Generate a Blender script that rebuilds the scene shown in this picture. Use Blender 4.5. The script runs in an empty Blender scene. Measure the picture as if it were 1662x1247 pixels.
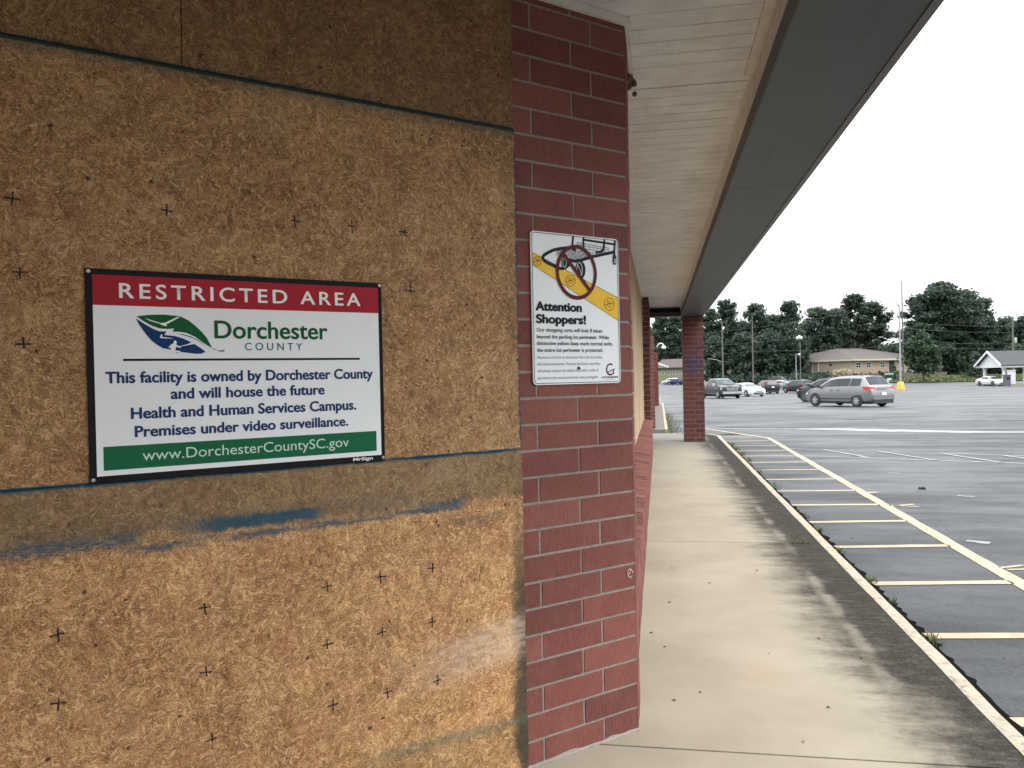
import bpy, bmesh, math, random
import numpy as np
from mathutils import Vector, Matrix

# ------------------------------------------------------------------ camera
SC = bpy.context.scene
COL = SC.collection
F_PX, YAW, PITCH, ROLL, HC = 1306.67, -0.18040, -0.00715, -0.02164, 1.4965
fw = Vector((math.sin(YAW)*math.cos(PITCH), math.cos(YAW)*math.cos(PITCH), math.sin(PITCH)))
r0 = Vector((math.cos(YAW), -math.sin(YAW), 0)); u0 = r0.cross(fw)
RT = math.cos(ROLL)*r0 + math.sin(ROLL)*u0
UP = -math.sin(ROLL)*r0 + math.cos(ROLL)*u0
CAM = Vector((0, 0, HC))
cd = bpy.data.cameras.new('camera'); co = bpy.data.objects.new('camera', cd); COL.objects.link(co)
m = Matrix((RT, UP, -fw)).transposed().to_4x4(); m.translation = CAM
co.matrix_world = m
cd.sensor_width = 36.0; cd.lens = 36.0*F_PX/1662.0
cd.clip_start = 0.05; cd.clip_end = 4000
SC.camera = co

# ------------------------------------------------------------------ world, sun, exposure
SUN_EL, SUN_AZ = math.radians(58), math.radians(115)      # azimuth clockwise from +Y
w = bpy.data.worlds.new('World'); SC.world = w; w.use_nodes = True
nt = w.node_tree; nt.nodes.clear()
def wn(t, **k):
    n = nt.nodes.new(t)
    for a, b in k.items(): setattr(n, a, b)
    return n
sky = wn('ShaderNodeTexSky', sky_type='NISHITA', sun_disc=False, sun_elevation=SUN_EL, sun_rotation=SUN_AZ)
tc = wn('ShaderNodeTexCoord')
nz = wn('ShaderNodeTexNoise'); nz.inputs['Scale'].default_value = 3.2; nz.inputs['Detail'].default_value = 6
mp = wn('ShaderNodeMapping'); mp.inputs['Scale'].default_value = (1, 1, 3.0); mp.inputs['Location'].default_value = (0.35, 0.1, 0.2)
rp = wn('ShaderNodeValToRGB'); rp.color_ramp.elements[0].position = 0.30; rp.color_ramp.elements[1].position = 0.50
rp.color_ramp.elements[0].color = (0.35, 0.35, 0.35, 1)
mx = wn('ShaderNodeMix', data_type='RGBA')
sz = wn('ShaderNodeSeparateXYZ'); cl = wn('ShaderNodeMapRange'); cl.inputs['From Min'].default_value = 0.0; cl.inputs['From Max'].default_value = 1.0
cl.inputs['To Min'].default_value = 3.0; cl.inputs['To Max'].default_value = 18.0          # overcast: the zenith is brighter than the horizon
ct = wn('ShaderNodeMix', data_type='RGBA', blend_type='MULTIPLY'); ct.inputs['Factor'].default_value = 1.0; ct.inputs['B'].default_value = (.975, 1.0, 1.02, 1)
bg = wn('ShaderNodeBackground'); bg.inputs['Strength'].default_value = 0.1
ow = wn('ShaderNodeOutputWorld')
L = nt.links.new
L(tc.outputs['Generated'], sz.inputs[0]); L(sz.outputs[2], cl.inputs['Value']); L(cl.outputs[0], ct.inputs['A']); L(ct.outputs['Result'], mx.inputs['B'])
L(tc.outputs['Generated'], mp.inputs['Vector']); L(mp.outputs['Vector'], nz.inputs['Vector'])
L(nz.outputs['Fac'], rp.inputs['Fac']); L(rp.outputs['Color'], mx.inputs['Factor'])
L(sky.outputs['Color'], mx.inputs['A']); L(mx.outputs['Result'], bg.inputs['Color']); L(bg.outputs['Background'], ow.inputs['Surface'])
sd = bpy.data.lights.new('sun', 'SUN'); sd.energy = 0.7; sd.angle = math.radians(25); sd.color = (1, .97, .92)
so = bpy.data.objects.new('sun', sd); COL.objects.link(so)
sdir = Vector((math.sin(SUN_AZ)*math.cos(SUN_EL), math.cos(SUN_AZ)*math.cos(SUN_EL), math.sin(SUN_EL)))
so.rotation_euler = sdir.to_track_quat('Z', 'Y').to_euler(); so.location = (5, -5, 30)
SC.view_settings.view_transform = 'Standard'; SC.view_settings.look = 'None'
SC.view_settings.exposure = 1.75; SC.view_settings.gamma = 1.0

# ------------------------------------------------------------------ geometry of the place
def lotz(X, Y): return -0.07 - 0.0125*min(max(Y-16.0, 0.0), 84.0)
def ray(px, py): return fw + RT*((px-831)/F_PX) + UP*((623.5-py)/F_PX)
def G(px, py):                       # pixel -> point of the parking lot
    d = ray(px, py); lo, hi = 1.0, 3000.0
    for _ in range(60):
        t = (lo+hi)/2; P = CAM + d*t
        if P.z > lotz(P.x, P.y): lo = t
        else: hi = t
    P = CAM + d*lo; return Vector((P.x, P.y, lotz(P.x, P.y)))
def A(px, py, Y):                    # pixel -> point at distance Y
    d = ray(px, py); return CAM + d*(Y/d.y)
CX, CY, ALPHA = -0.1134, 3.4288, math.radians(45.5976)
WROT = math.pi/2 - ALPHA             # wall frame: x towards the brick corner, y into the wall
wX = Vector((math.sin(ALPHA), math.cos(ALPHA), 0)); wY = Vector((-math.cos(ALPHA), math.sin(ALPHA), 0))
def WP(x, y, z): return Vector((CX, CY, 0)) + wX*x + wY*y + Vector((0, 0, z))

# ------------------------------------------------------------------ objects
def tag(o, label, cat, group=None):
    o['label'] = label; o['category'] = cat
    if group: o['group'] = group
    return o
def thing(name, label, cat, loc=(0, 0, 0), rotz=0.0, group=None):
    o = bpy.data.objects.new(name, None); COL.objects.link(o)
    o.empty_display_size = 0.2
    o.location = loc; o.rotation_euler = (0, 0, rotz)
    return tag(o, label, cat, group)
class MB:
    def __init__(s): s.v = []; s.f = []; s.m = []; s.t = []
    def add(s, vs, fs, mat=0, tone=0.5):
        b = len(s.v); s.v += [tuple(q) for q in vs]
        for q in fs: s.f.append([b+i for i in q]); s.m.append(mat); s.t.append(tone)
    def box(s, x0, x1, y0, y1, z0, z1, mat=0, tone=0.5):
        s.add([(x0,y0,z0),(x1,y0,z0),(x1,y1,z0),(x0,y1,z0),(x0,y0,z1),(x1,y0,z1),(x1,y1,z1),(x0,y1,z1)],
              [(0,3,2,1),(4,5,6,7),(0,1,5,4),(1,2,6,5),(2,3,7,6),(3,0,4,7)], mat, tone)
    def quad(s, a, b, c, d, mat=0, tone=0.5): s.add([a, b, c, d], [(0,1,2,3)], mat, tone)
    def tube(s, pts, r, n=8, mat=0, cap=True):
        pts = [Vector(p) for p in pts]; rr = r if isinstance(r, (list, tuple)) else [r]*len(pts)
        rings = []
        for i, p in enumerate(pts):
            d = (pts[min(i+1, len(pts)-1)] - pts[max(i-1, 0)]).normalized()
            a = d.orthogonal().normalized() if i == 0 else (rings[-1][1] - d*rings[-1][1].dot(d)).normalized()
            b = d.cross(a); rings.append((p, a, b, rr[i]))
        vs = []
        for p, a, b, q in rings:
            vs += [p + (a*math.cos(2*math.pi*k/n) + b*math.sin(2*math.pi*k/n))*q for k in range(n)]
        fs = []
        for i in range(len(pts)-1):
            for k in range(n):
                fs.append((i*n+k, i*n+(k+1) % n, (i+1)*n+(k+1) % n, (i+1)*n+k))
        if cap: fs += [tuple(range(n))[::-1], tuple((len(pts)-1)*n+k for k in range(n))]
        s.add(vs, fs, mat)
    def lathe(s, prof, n=20, axis='Z', c=(0, 0, 0), mat=0):
        vs = []; fs = []
        for (r, h) in prof:
            for k in range(n):
                a = 2*math.pi*k/n; u, v = r*math.cos(a), r*math.sin(a)
                q = (u, v, h) if axis == 'Z' else ((u, h, v) if axis == 'Y' else (h, u, v))
                vs.append((c[0]+q[0], c[1]+q[1], c[2]+q[2]))
        for i in range(len(prof)-1):
            for k in range(n): fs.append((i*n+k, i*n+(k+1) % n, (i+1)*n+(k+1) % n, (i+1)*n+k))
        fs += [tuple(range(n)), tuple((len(prof)-1)*n+k for k in range(n))]
        s.add(vs, fs, mat)
    def poly(s, pts, mat=0): s.add(pts, [tuple(range(len(pts)))], mat)
    def build(s, name, mats, parent=None, smooth=None, tone=False, uv=None, fix=True):
        me = bpy.data.meshes.new(name); me.from_pydata(s.v, [], s.f); me.update()
        if not isinstance(mats, (list, tuple)): mats = [mats]
        for q in mats: me.materials.append(q)
        me.polygons.foreach_set('material_index', s.m)
        if tone:
            at = me.attributes.new('tone', 'FLOAT', 'FACE'); at.data.foreach_set('value', s.t)
        if uv:
            lay = me.uv_layers.new(name='plan')
            for lp in me.loops:
                c = me.vertices[lp.vertex_index].co; lay.data[lp.index].uv = uv(c)
        if fix:
            bm = bmesh.new(); bm.from_mesh(me); bmesh.ops.recalc_face_normals(bm, faces=bm.faces[:]); bm.to_mesh(me); bm.free()
        if smooth is not None:
            for q in me.polygons: q.use_smooth = True
            me.set_sharp_from_angle(angle=math.radians(smooth))
        o = bpy.data.objects.new(name, me); COL.objects.link(o)
        if parent: o.parent = parent
        return o
def struct(o): o['kind'] = 'structure'; return o
def stuff(o): o['kind'] = 'stuff'; return o

# ------------------------------------------------------------------ material language
class N:
    def __init__(s, name):
        s.mat = bpy.data.materials.new(name); s.mat.use_nodes = True
        s.t = s.mat.node_tree; s.b = s.t.nodes['Principled BSDF']; s.out = s.t.nodes['Material Output']
        s.tc = None
    def n(s, t, **k):
        q = s.t.nodes.new(t)
        for a, b in k.items(): setattr(q, a, b)
        return q
    def put(s, sock, v):
        if isinstance(v, bpy.types.NodeSocket): s.t.links.new(v, sock)
        elif v is not None:
            if isinstance(v, (tuple, list)) and sock.type == 'RGBA' and len(v) == 3: v = (*v, 1)
            sock.default_value = v
    def co(s, which='Object'):
        if not s.tc: s.tc = s.n('ShaderNodeTexCoord')
        return s.tc.outputs[which]
    def ma(s, op, a, b=None, c=None, clamp=False):
        q = s.n('ShaderNodeMath', operation=op, use_clamp=clamp)
        s.put(q.inputs[0], a)
        if b is not None: s.put(q.inputs[1], b)
        if c is not None: s.put(q.inputs[2], c)
        return q.outputs[0]
    def map(s, v, scale=(1, 1, 1), rot=(0, 0, 0), loc=(0, 0, 0)):
        q = s.n('ShaderNodeMapping'); s.put(q.inputs[0], v)
        q.inputs['Scale'].default_value = scale; q.inputs['Rotation'].default_value = rot; q.inputs['Location'].default_value = loc
        return q.outputs[0]
    def vadd(s, a, b, op='ADD'):
        q = s.n('ShaderNodeVectorMath', operation=op); s.put(q.inputs[0], a); s.put(q.inputs[1], b); return q.outputs[0]
    def noise(s, v, sc, det=3, ro=.55, dist=0.0, col=False):
        q = s.n('ShaderNodeTexNoise'); s.put(q.inputs['Vector'], v)
        q.inputs['Scale'].default_value = sc; q.inputs['Detail'].default_value = det; q.inputs['Roughness'].default_value = ro
        q.inputs['Distortion'].default_value = dist
        return q.outputs['Color' if col else 'Fac']
    def vor(s, v, sc, feat='F1', out='Color', rnd=1.0):
        q = s.n('ShaderNodeTexVoronoi', feature=feat); s.put(q.inputs['Vector'], v)
        q.inputs['Scale'].default_value = sc; q.inputs['Randomness'].default_value = rnd
        return q.outputs[out]
    def sep(s, v):
        q = s.n('ShaderNodeSeparateXYZ'); s.put(q.inputs[0], v); return q.outputs
    def comb(s, x, y, z=0.0):
        q = s.n('ShaderNodeCombineXYZ'); s.put(q.inputs[0], x); s.put(q.inputs[1], y); s.put(q.inputs[2], z); return q.outputs[0]
    def sm(s, v, lo, hi, a=0.0, b=1.0):
        q = s.n('ShaderNodeMapRange', interpolation_type='SMOOTHSTEP'); s.put(q.inputs['Value'], v)
        q.inputs['From Min'].default_value = lo; q.inputs['From Max'].default_value = hi
        q.inputs['To Min'].default_value = a; q.inputs['To Max'].default_value = b
        return q.outputs[0]
    def ramp(s, f, stops):
        q = s.n('ShaderNodeValToRGB'); s.put(q.inputs[0], f); e = q.color_ramp.elements
        while len(e) < len(stops): e.new(0.5)
        for i, (p, c) in enumerate(stops): e[i].position = p; e[i].color = (*c, 1)
        return q.outputs[0]
    def mix(s, f, a, b, mode='MIX'):
        q = s.n('ShaderNodeMix', data_type='RGBA', blend_type=mode); s.put(q.inputs['Factor'], f)
        s.put(q.inputs['A'], a); s.put(q.inputs['B'], b); return q.outputs['Result']
    def attr(s, name, out='Fac'):
        q = s.n('ShaderNodeAttribute', attribute_name=name); return q.outputs[out]
    def bump(s, h, dist=.002, st=1.0):
        q = s.n('ShaderNodeBump'); s.put(q.inputs['Height'], h); q.inputs['Distance'].default_value = dist; q.inputs['Strength'].default_value = st
        s.t.links.new(q.outputs[0], s.b.inputs['Normal'])
    def fin(s, col=None, rough=None, metal=None, spec=None):
        if col is not None: s.put(s.b.inputs['Base Color'], col)
        if rough is not None: s.put(s.b.inputs['Roughness'], rough)
        if metal is not None: s.put(s.b.inputs['Metallic'], metal)
        if spec is not None: s.put(s.b.inputs['Specular IOR Level'], spec)
        return s.mat

def plain(name, col, rough=.6, metal=0.0, var=.12, sc=4.0, spec=.5):
    s = N(name); c = s.noise(s.co(), sc, 4)
    lo = tuple(q*(1-var) for q in col); hi = tuple(min(1, q*(1+var)) for q in col)
    return s.fin(s.ramp(c, [(.3, lo), (.7, hi)]), rough, metal, spec)

def mat_osb():
    s = N('oriented_strand_board'); uv = s.co('UV')
    oi = s.n('ShaderNodeObjectInfo').outputs['Random']
    off = s.ma('MULTIPLY', oi, 37.0)
    sp = s.sep(uv); x, z = sp[0], sp[1]
    P = s.vadd(s.comb(x, z, 0.0), s.comb(off, off, 0.0))
    wob = s.vadd(s.noise(P, 55, 2, col=True), (.5, .5, .5), 'SUBTRACT')
    q = s.n('ShaderNodeVectorMath', operation='SCALE'); s.put(q.inputs[0], wob); q.inputs['Scale'].default_value = .0022
    Pd = s.vadd(P, q.outputs[0])
    vals = []
    for i, (ps, lx, lz, seed) in enumerate([(46, .017, .0042, 1.7), (74, .009, .0027, 9.2), (27, .030, .0070, 4.4)]):
        patch = s.vor(s.vadd(Pd, (seed, seed*2, 0)), ps)
        ang = s.ma('MULTIPLY', s.sep(patch)[0], 6.283)
        vr = s.n('ShaderNodeVectorRotate', rotation_type='Z_AXIS'); s.put(vr.inputs['Vector'], s.vadd(Pd, (seed, seed*2, 0))); s.put(vr.inputs['Angle'], ang)
        st = s.map(vr.outputs[0], (1/lx, 1/lz, 1))
        vc = s.sep(s.vor(st, 1.0)); vals.append(vc[1])
        if i == 2: pale = vc[2]
        if i == 0: sliver = vc[0]
    grain = s.noise(P, 210, 5, .74); fine = s.noise(s.vadd(P, (3, 1, 0)), 420, 3, .6); clump = s.noise(s.vadd(P, (7, 7, 0)), 48, 3, .6)
    flake = s.sm(pale, .79, .83)                                     # broad smooth flakes lying on top
    v = s.ma('ADD', s.ma('MULTIPLY', vals[0], .13), s.ma('ADD', s.ma('MULTIPLY', vals[1], .16), s.ma('MULTIPLY', vals[2], .13)))
    v = s.ma('ADD', v, .29)
    gk = s.ma('MULTIPLY_ADD', flake, -.65, 1.0)
    gs = s.ma('ADD', s.ma('MULTIPLY', s.ma('SUBTRACT', grain, .5), 1.55), s.ma('ADD', s.ma('MULTIPLY', s.ma('SUBTRACT', fine, .5), 1.3), s.ma('MULTIPLY', s.ma('SUBTRACT', clump, .5), .50)))
    v = s.ma('ADD', v, s.ma('MULTIPLY', gs, gk)); v = s.ma('MULTIPLY_ADD', flake, .15, v)
    big = s.noise(P, 3.2, 4, .6)
    v = s.ma('ADD', v, s.ma('MULTIPLY', s.ma('SUBTRACT', big, .5), .42))
    mid = s.noise(s.vadd(P, (5, 3, 0)), 13, 4, .65)
    v = s.ma('ADD', v, s.ma('MULTIPLY', s.ma('SUBTRACT', mid, .5), .46))
    col = s.ramp(v, [(.12, (.060, .029, .014)), (.34, (.190, .100, .045)), (.52, (.325, .188, .086)), (.70, (.465, .300, .150)), (.92, (.62, .46, .26))])
    hue = s.noise(s.vadd(P, (11, 4, 0)), 7.0, 4)
    col = s.mix(s.sm(hue, .52, .72, 0, .32), col, (.30, .130, .075))
    hue2 = s.noise(s.vadd(P, (2, 14, 0)), 8.5, 4)
    col = s.mix(s.sm(hue2, .56, .74, 0, .24), col, (.50, .32, .115))
    hue3 = s.noise(s.vadd(P, (22, 5, 0)), 6.0, 4)
    col = s.mix(s.sm(hue3, .55, .72, 0, .30), col, (.21, .155, .095))
    # dark gaps and knots, pale slivers
    dk = s.noise(s.map(P, (1, 1.6, 1)), 190, 2, .6)
    col = s.mix(s.sm(dk, .60, .68, 0, .85), col, (.040, .021, .012))
    kd = s.vadd(P, s.map(s.noise(P, 60, 3, col=True), (.02, .02, 0)))
    kn = s.vor(kd, 15, out='Distance'); kr = s.sep(s.vor(kd, 15))[2]
    col = s.mix(s.ma('MULTIPLY', s.sm(kn, .05, .13, .9, 0), s.sm(kr, .68, .74)), col, (.03, .016, .010))
    col = s.mix(s.sm(sliver, .955, .965, 0, .75), col, (.60, .43, .24))
    # ---- marks that belong to these boards (wall coordinates)
    jit = s.ma('MULTIPLY', s.ma('SUBTRACT', s.noise(P, 26, 5, .7), .5), .05)
    soft = s.ma('MULTIPLY', s.ma('SUBTRACT', s.noise(P, 7, 4, .6), .5), .10)
    zj = s.ma('ADD', z, jit)
    def band(z0, sl, half, fall, x0=None, x1=None, xf=.06, jj=None):
        zz = s.ma('SUBTRACT', s.ma('ADD', z, jj if jj is not None else jit), s.ma('MULTIPLY_ADD', x, sl, z0))
        mk = s.sm(s.ma('ABSOLUTE', zz), half, half+fall, 1, 0)
        if x0 is not None: mk = s.ma('MULTIPLY', mk, s.sm(x, x0-xf, x0+xf))
        if x1 is not None: mk = s.ma('MULTIPLY', mk, s.sm(x, x1-xf*.3, x1+xf*.3, 1, 0))
        return mk
    BL, GR = (.005, .055, .105), (.018, .055, .060)
    dgr = s.noise(s.map(P, (30, 260, 1)), 1.0, 3, .6)
    dry = s.sm(dgr, .34, .62, .25, 1)
    # grey green overspray on the top of the lower board
    lower = s.sm(z, 1.224, 1.2262, 1, 0)
    gz = s.ma('SUBTRACT', s.ma('ADD', s.ma('ADD', z, soft), s.ma('MULTIPLY', jit, .6)), s.ma('MULTIPLY_ADD', x, -.006, 1.045))
    gb = s.ma('MULTIPLY', s.sm(gz, -.012, .02), lower)
    col = s.mix(s.ma('MULTIPLY', gb, .85), col, s.mix(1.0, col, (.60, .66, .70), 'MULTIPLY'))
    col = s.mix(s.ma('MULTIPLY', gb, .28), col, (.115, .108, .075))
    # blue strokes
    sg_ = s.sm(grain, .36, .54, .45, 1)
    st1 = s.ma('MULTIPLY', band(1.074, 0.0, .010, .018, -1.76, -1.38, .10), sg_)
    st1b = s.ma('MULTIPLY', s.ma('MULTIPLY', band(1.050, .012, .003, .014, -1.95, -.845), .80), s.sm(s.noise(s.map(P, (5, 30, 1)), 1.0, 4), .38, .56, .25, 1))
    st1c = s.ma('MULTIPLY', s.ma('MULTIPLY', band(1.052, 0.0, .007, .014, -1.02, -.845, .10), .85), sg_)
    st1 = s.ma('MAXIMUM', st1, s.ma('MAXIMUM', st1b, st1c))
    st2 = s.ma('MULTIPLY', band(1.060, 0.0, .006, .022, -3.2, -1.92), s.ma('MULTIPLY', dry, .85))
    st3 = s.ma('MULTIPLY', band(1.075, .004, .016, .050, -2.6, -1.0, .2), .26)
    st4 = s.ma('MULTIPLY', band(.976, -.01, .004, .020, -.92, -.66), s.ma('MULTIPLY', dry, .45))
    for mk, c in ((st3, GR), (st1, BL), (st2, BL), (st4, GR)): col = s.mix(s.ma('MULTIPLY', mk, lower), col, c)
    # seams sprayed blue
    sj = s.ma('MULTIPLY', jit, .22)
    sa = band(2.436, 0, .004, .007, jj=sj); sb = s.ma('MULTIPLY', band(2.428, 0, .006, .034, jj=jit), .42)
    col = s.mix(sb, col, GR); col = s.mix(sa, col, (.010, .030, .034))
    sc_ = s.ma('MULTIPLY', band(1.226, 0, .003, .007, jj=sj), s.sm(s.noise(P, 9, 2), .35, .5, .45, 1))
    col = s.mix(sc_, col, BL)
    # blue over the right edge of the middle board
    be = s.ma('MULTIPLY', s.sm(s.ma('ADD', x, s.ma('MULTIPLY', jit, .5)), -.590, -.582), s.ma('MULTIPLY', s.sm(z, 1.22, 1.25), s.sm(z, 2.33, 2.40, 1, 0)))
    col = s.mix(s.ma('MULTIPLY', be, .9), col, (.012, .045, .11))
    # black mildew on the lower right edge
    me_ = s.ma('MULTIPLY', s.sm(s.ma('ADD', x, s.ma('ADD', soft, jit)), -.655, -.600), s.sm(s.ma('ADD', z, soft), .60, 1.12, 1, .15))
    col = s.mix(s.ma('MULTIPLY', me_, .93), col, (.035, .030, .024))
    # pale scuff and the green smear at the bottom
    sc1 = s.ma('MULTIPLY', band(.60, .12, .03, .09, -.95, -.57, .25), s.sm(s.noise(s.map(P, (14, 60, 1), (0, 0, -.15)), 1.0, 5, .7), .34, .66, .16, .62))
    col = s.mix(sc1, col, (.52, .47, .40))
    sg1 = s.ma('MULTIPLY', band(.185, -.03, .004, .03, -1.22, -.56, .1), .5)
    col = s.mix(sg1, col, (.075, .105, .075))
    sg2 = s.ma('MULTIPLY', band(.10, -.03, .05, .05, -1.30, -.5, .2), .45)
    col = s.mix(sg2, col, s.mix(1.0, col, (.62, .68, .66), 'MULTIPLY'))
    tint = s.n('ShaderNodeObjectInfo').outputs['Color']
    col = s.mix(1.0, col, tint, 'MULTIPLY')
    hgt = s.ma('ADD', v, s.ma('MULTIPLY', dk, -.5))
    s.bump(hgt, .0012, .55)
    return s.fin(col, .72, 0, .35)

def mat_brick(name, graf=False, tint=None):
    s = N(name); P = s.co('Object'); t = s.attr('tone')
    base = s.ramp(t, [(0, (.118, .040, .036)), (.35, (.185, .062, .052)), (.7, (.220, .076, .061)), (1, (.258, .096, .077))])
    cut = s.noise(s.map(P, (260, 260, 30)), 1.0, 3, .6)
    col = s.mix(.55, base, s.ramp(cut, [(.3, (.30, .30, .30)), (.65, (1, 1, 1))]), 'MULTIPLY')
    col = s.mix(s.sm(s.noise(s.map(P, (150, 150, 60)), 1.0, 2), .66, .73, 0, .8), col, (.03, .014, .012))
    col = s.mix(s.sm(s.noise(P, 7, 4), .45, .75, 0, .35), col, (.25, .10, .08))
    col = s.mix(s.sm(s.noise(s.vadd(P, (4, 4, 4)), 60, 4, .7), .69, .76, 0, .55), col, (.38, .25, .21))
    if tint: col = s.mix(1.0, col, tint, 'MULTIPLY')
    if graf:
        sp = s.sep(P); d = s.n('ShaderNodeVectorMath', operation='LENGTH')
        s.put(d.inputs[0], s.vadd(s.map(s.vadd(P, (-.02, .2, -1.74)), (4.2, .1, 2.4)), s.map(s.noise(P, 6, 3, col=True), (.9, .1, .9), (0, 0, 0), (-.45, 0, -.45))))
        col = s.mix(s.sm(d.outputs['Value'], .45, 1.0, .6, 0), col, (.035, .035, .085))
    s.bump(cut, .003, .5)
    return s.fin(col, .82, 0, .3)
def mat_mortar():
    s = N('mortar'); P = s.co('Object')
    c = s.ramp(s.noise(P, 60, 5, .7), [(.3, (.19, .165, .145)), (.7, (.32, .285, .25))])
    s.bump(s.noise(P, 220, 2), .002, .6)
    return s.fin(c, .9)

def mat_concrete():
    s = N('sidewalk_concrete'); P = s.co('Object'); sp = s.sep(P); X, Y = sp[0], sp[1]
    n1 = s.noise(P, 1.3, 5, .6); n2 = s.noise(s.vadd(P, (7, 2, 0)), 9, 5, .65); n3 = s.noise(P, 260, 2, .6)
    col = s.ramp(n1, [(.25, (.262, .230, .176)), (.55, (.332, .294, .228)), (.8, (.380, .340, .268))])
    col = s.mix(.22, col, s.ramp(n3, [(.3, (.35, .35, .35)), (.7, (1, 1, 1))]), 'MULTIPLY')
    col = s.mix(s.sm(n2, .55, .75, 0, .22), col, (.30, .26, .20))
    # walk darkens gradually with distance, damp and grey at the far end
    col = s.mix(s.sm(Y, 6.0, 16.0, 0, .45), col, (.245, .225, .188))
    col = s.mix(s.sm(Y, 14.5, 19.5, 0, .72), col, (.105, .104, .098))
    # mildew under the drip line: ragged dark band along the kerb, a washed pale track inside it
    Ps = s.map(P, (1.0, 2.1, 1))
    jag = s.ma('ADD', s.ma('MULTIPLY', s.ma('SUBTRACT', s.noise(Ps, 2.2, 6, .70), .5), .62), s.ma('MULTIPLY', s.ma('SUBTRACT', s.noise(s.vadd(P, (1, 9, 0)), 17, 4, .7), .5), .22))
    wide = s.ma('MULTIPLY', s.ma('SUBTRACT', s.noise(s.comb(0.0, Y, 0.0), .55, 2), .5), .40)
    xe = s.ma('ADD', s.ma('ADD', X, s.sm(Y, 3.2, 4.9, -.16, 0)), s.ma('ADD', jag, wide))
    haze_ = s.ma('MULTIPLY', s.sm(xe, .45, 1.0), .30)
    col = s.mix(haze_, col, (.115, .112, .10))
    dk = s.sm(xe, .70, 1.16)
    track = s.sm(s.ma('ABSOLUTE', s.ma('SUBTRACT', s.ma('ADD', X, s.ma('MULTIPLY', jag, .16)), 1.065)), .008, .060, 1, 0)
    track = s.ma('MULTIPLY', track, s.sm(s.noise(s.comb(X, s.ma('MULTIPLY', Y, .8), 3.0), 2.6, 5, .7), .42, .66, .05, 1))
    dk = s.ma('MULTIPLY', dk, s.ma('SUBTRACT', 1.0, s.ma('MULTIPLY', track, .62)))
    film = s.ma('MULTIPLY', s.sm(s.noise(P, 55, 5, .8), .28, .55, .80, 1), s.sm(s.noise(Ps, 9, 4, .7), .28, .55, .84, 1))
    blk = s.ramp(s.noise(s.vadd(P, (3, 3, 0)), 95, 4, .8), [(.38, (.011, .0105, .0095)), (.63, (.028, .0265, .024)), (.76, (.16, .155, .14))])
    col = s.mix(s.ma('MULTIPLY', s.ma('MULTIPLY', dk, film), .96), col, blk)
    # rust bloom
    d = s.n('ShaderNodeVectorMath', operation='LENGTH'); s.put(d.inputs[0], s.map(s.vadd(P, (-.47, -4.15, 0)), (6, 4, 0)))
    col = s.mix(s.sm(d.outputs['Value'], .2, 1.0, .20, 0), col, (.34, .235, .12))
    # gum spots
    g = s.vor(s.vadd(P, (.3, .4, 0)), 2.3, out='Distance'); gr = s.sep(s.vor(s.vadd(P, (.3, .4, 0)), 2.3))[0]
    col = s.mix(s.ma('MULTIPLY', s.sm(g, .030, .045, .8, 0), s.sm(gr, .55, .6)), col, (.10, .085, .065))
    s.bump(s.ma('ADD', n3, s.ma('MULTIPLY', n2, .5)), .0015, .5)
    return s.fin(col, .9, 0, .04)

def mat_kerb():
    s = N('kerb_paint'); P = s.co('Object')
    c = s.ramp(s.noise(P, 5, 5, .7), [(.30, (.22, .185, .138)), (.52, (.335, .275, .19)), (.8, (.40, .33, .235))])
    c = s.mix(s.sm(s.noise(s.vadd(P, (2, 0, 5)), 26, 5, .8), .50, .60, 0, .85), c, (.11, .10, .085))
    c = s.mix(s.sm(s.noise(s.vadd(P, (9, 0, 5)), 4.5, 5, .8), .48, .62, 0, .75), c, (.25, .23, .20))
    s.bump(s.noise(P, 130, 3), .003, .5)
    return s.fin(c, .8)
def mat_asphalt():
    s = N('wet_asphalt'); P = s.co('Object')
    agg = s.noise(P, 130, 3, .7); big = s.noise(P, .16, 5, .6); md = s.noise(s.map(P, (.35, 1, 1)), 1.1, 5, .65)
    col = s.ramp(agg, [(.28, (.013, .0135, .0145)), (.52, (.032, .033, .035)), (.72, (.080, .082, .085))])
    ag2 = s.noise(s.vadd(P, (4, 2, 0)), 38, 4, .75); col = s.mix(s.sm(ag2, .50, .66, 0, .75), col, (.016, .017, .019)); col = s.mix(s.sm(ag2, .50, .36, 0, .45), col, (.072, .073, .077))
    col = s.mix(s.sm(big, .40, .62, 0, .5), col, (.050, .051, .052))
    col = s.mix(s.sm(md, .52, .72, 0, .35), col, (.020, .0215, .024))
    Yp = s.sep(P)[1]
    col = s.mix(s.sm(Yp, 22, 48, 0, .45), col, (.085, .086, .086))          # colour mixed paler farther out in the lot
    cr = s.vor(s.vadd(P, s.map(s.noise(P, 1.2, 4, col=True), (1.2, 1.2, 0))), .17, 'DISTANCE_TO_EDGE', 'Distance')
    col = s.mix(s.sm(cr, .0, .006, .55, 0), col, (.02, .02, .022))
    ro = s.sm(s.ma('ADD', s.ma('MULTIPLY', big, .5), s.ma('MULTIPLY', md, .5)),   .38, .62, .40, .80)
    s.bump(s.ma('ADD', agg, s.ma('MULTIPLY', s.noise(P, 420, 2), .4)), .006, .55)
    return s.fin(col, ro, 0, .23)
def mat_line(name, a, b, wear=.56):
    s = N(name); P = s.co('Object')
    c = s.ramp(s.noise(P, 4, 4), [(.3, a), (.7, b)])
    wr = s.ma('ADD', s.ma('MULTIPLY', s.noise(P, 90, 4, .8), .6), s.ma('MULTIPLY', s.noise(P, 6, 4, .7), .4))
    c = s.mix(s.sm(wr, wear, wear+.09, 0, .8), c, (.075, .077, .08))
    s.bump(s.noise(P, 160, 3), .004, .5)
    return s.fin(c, .6)
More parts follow.
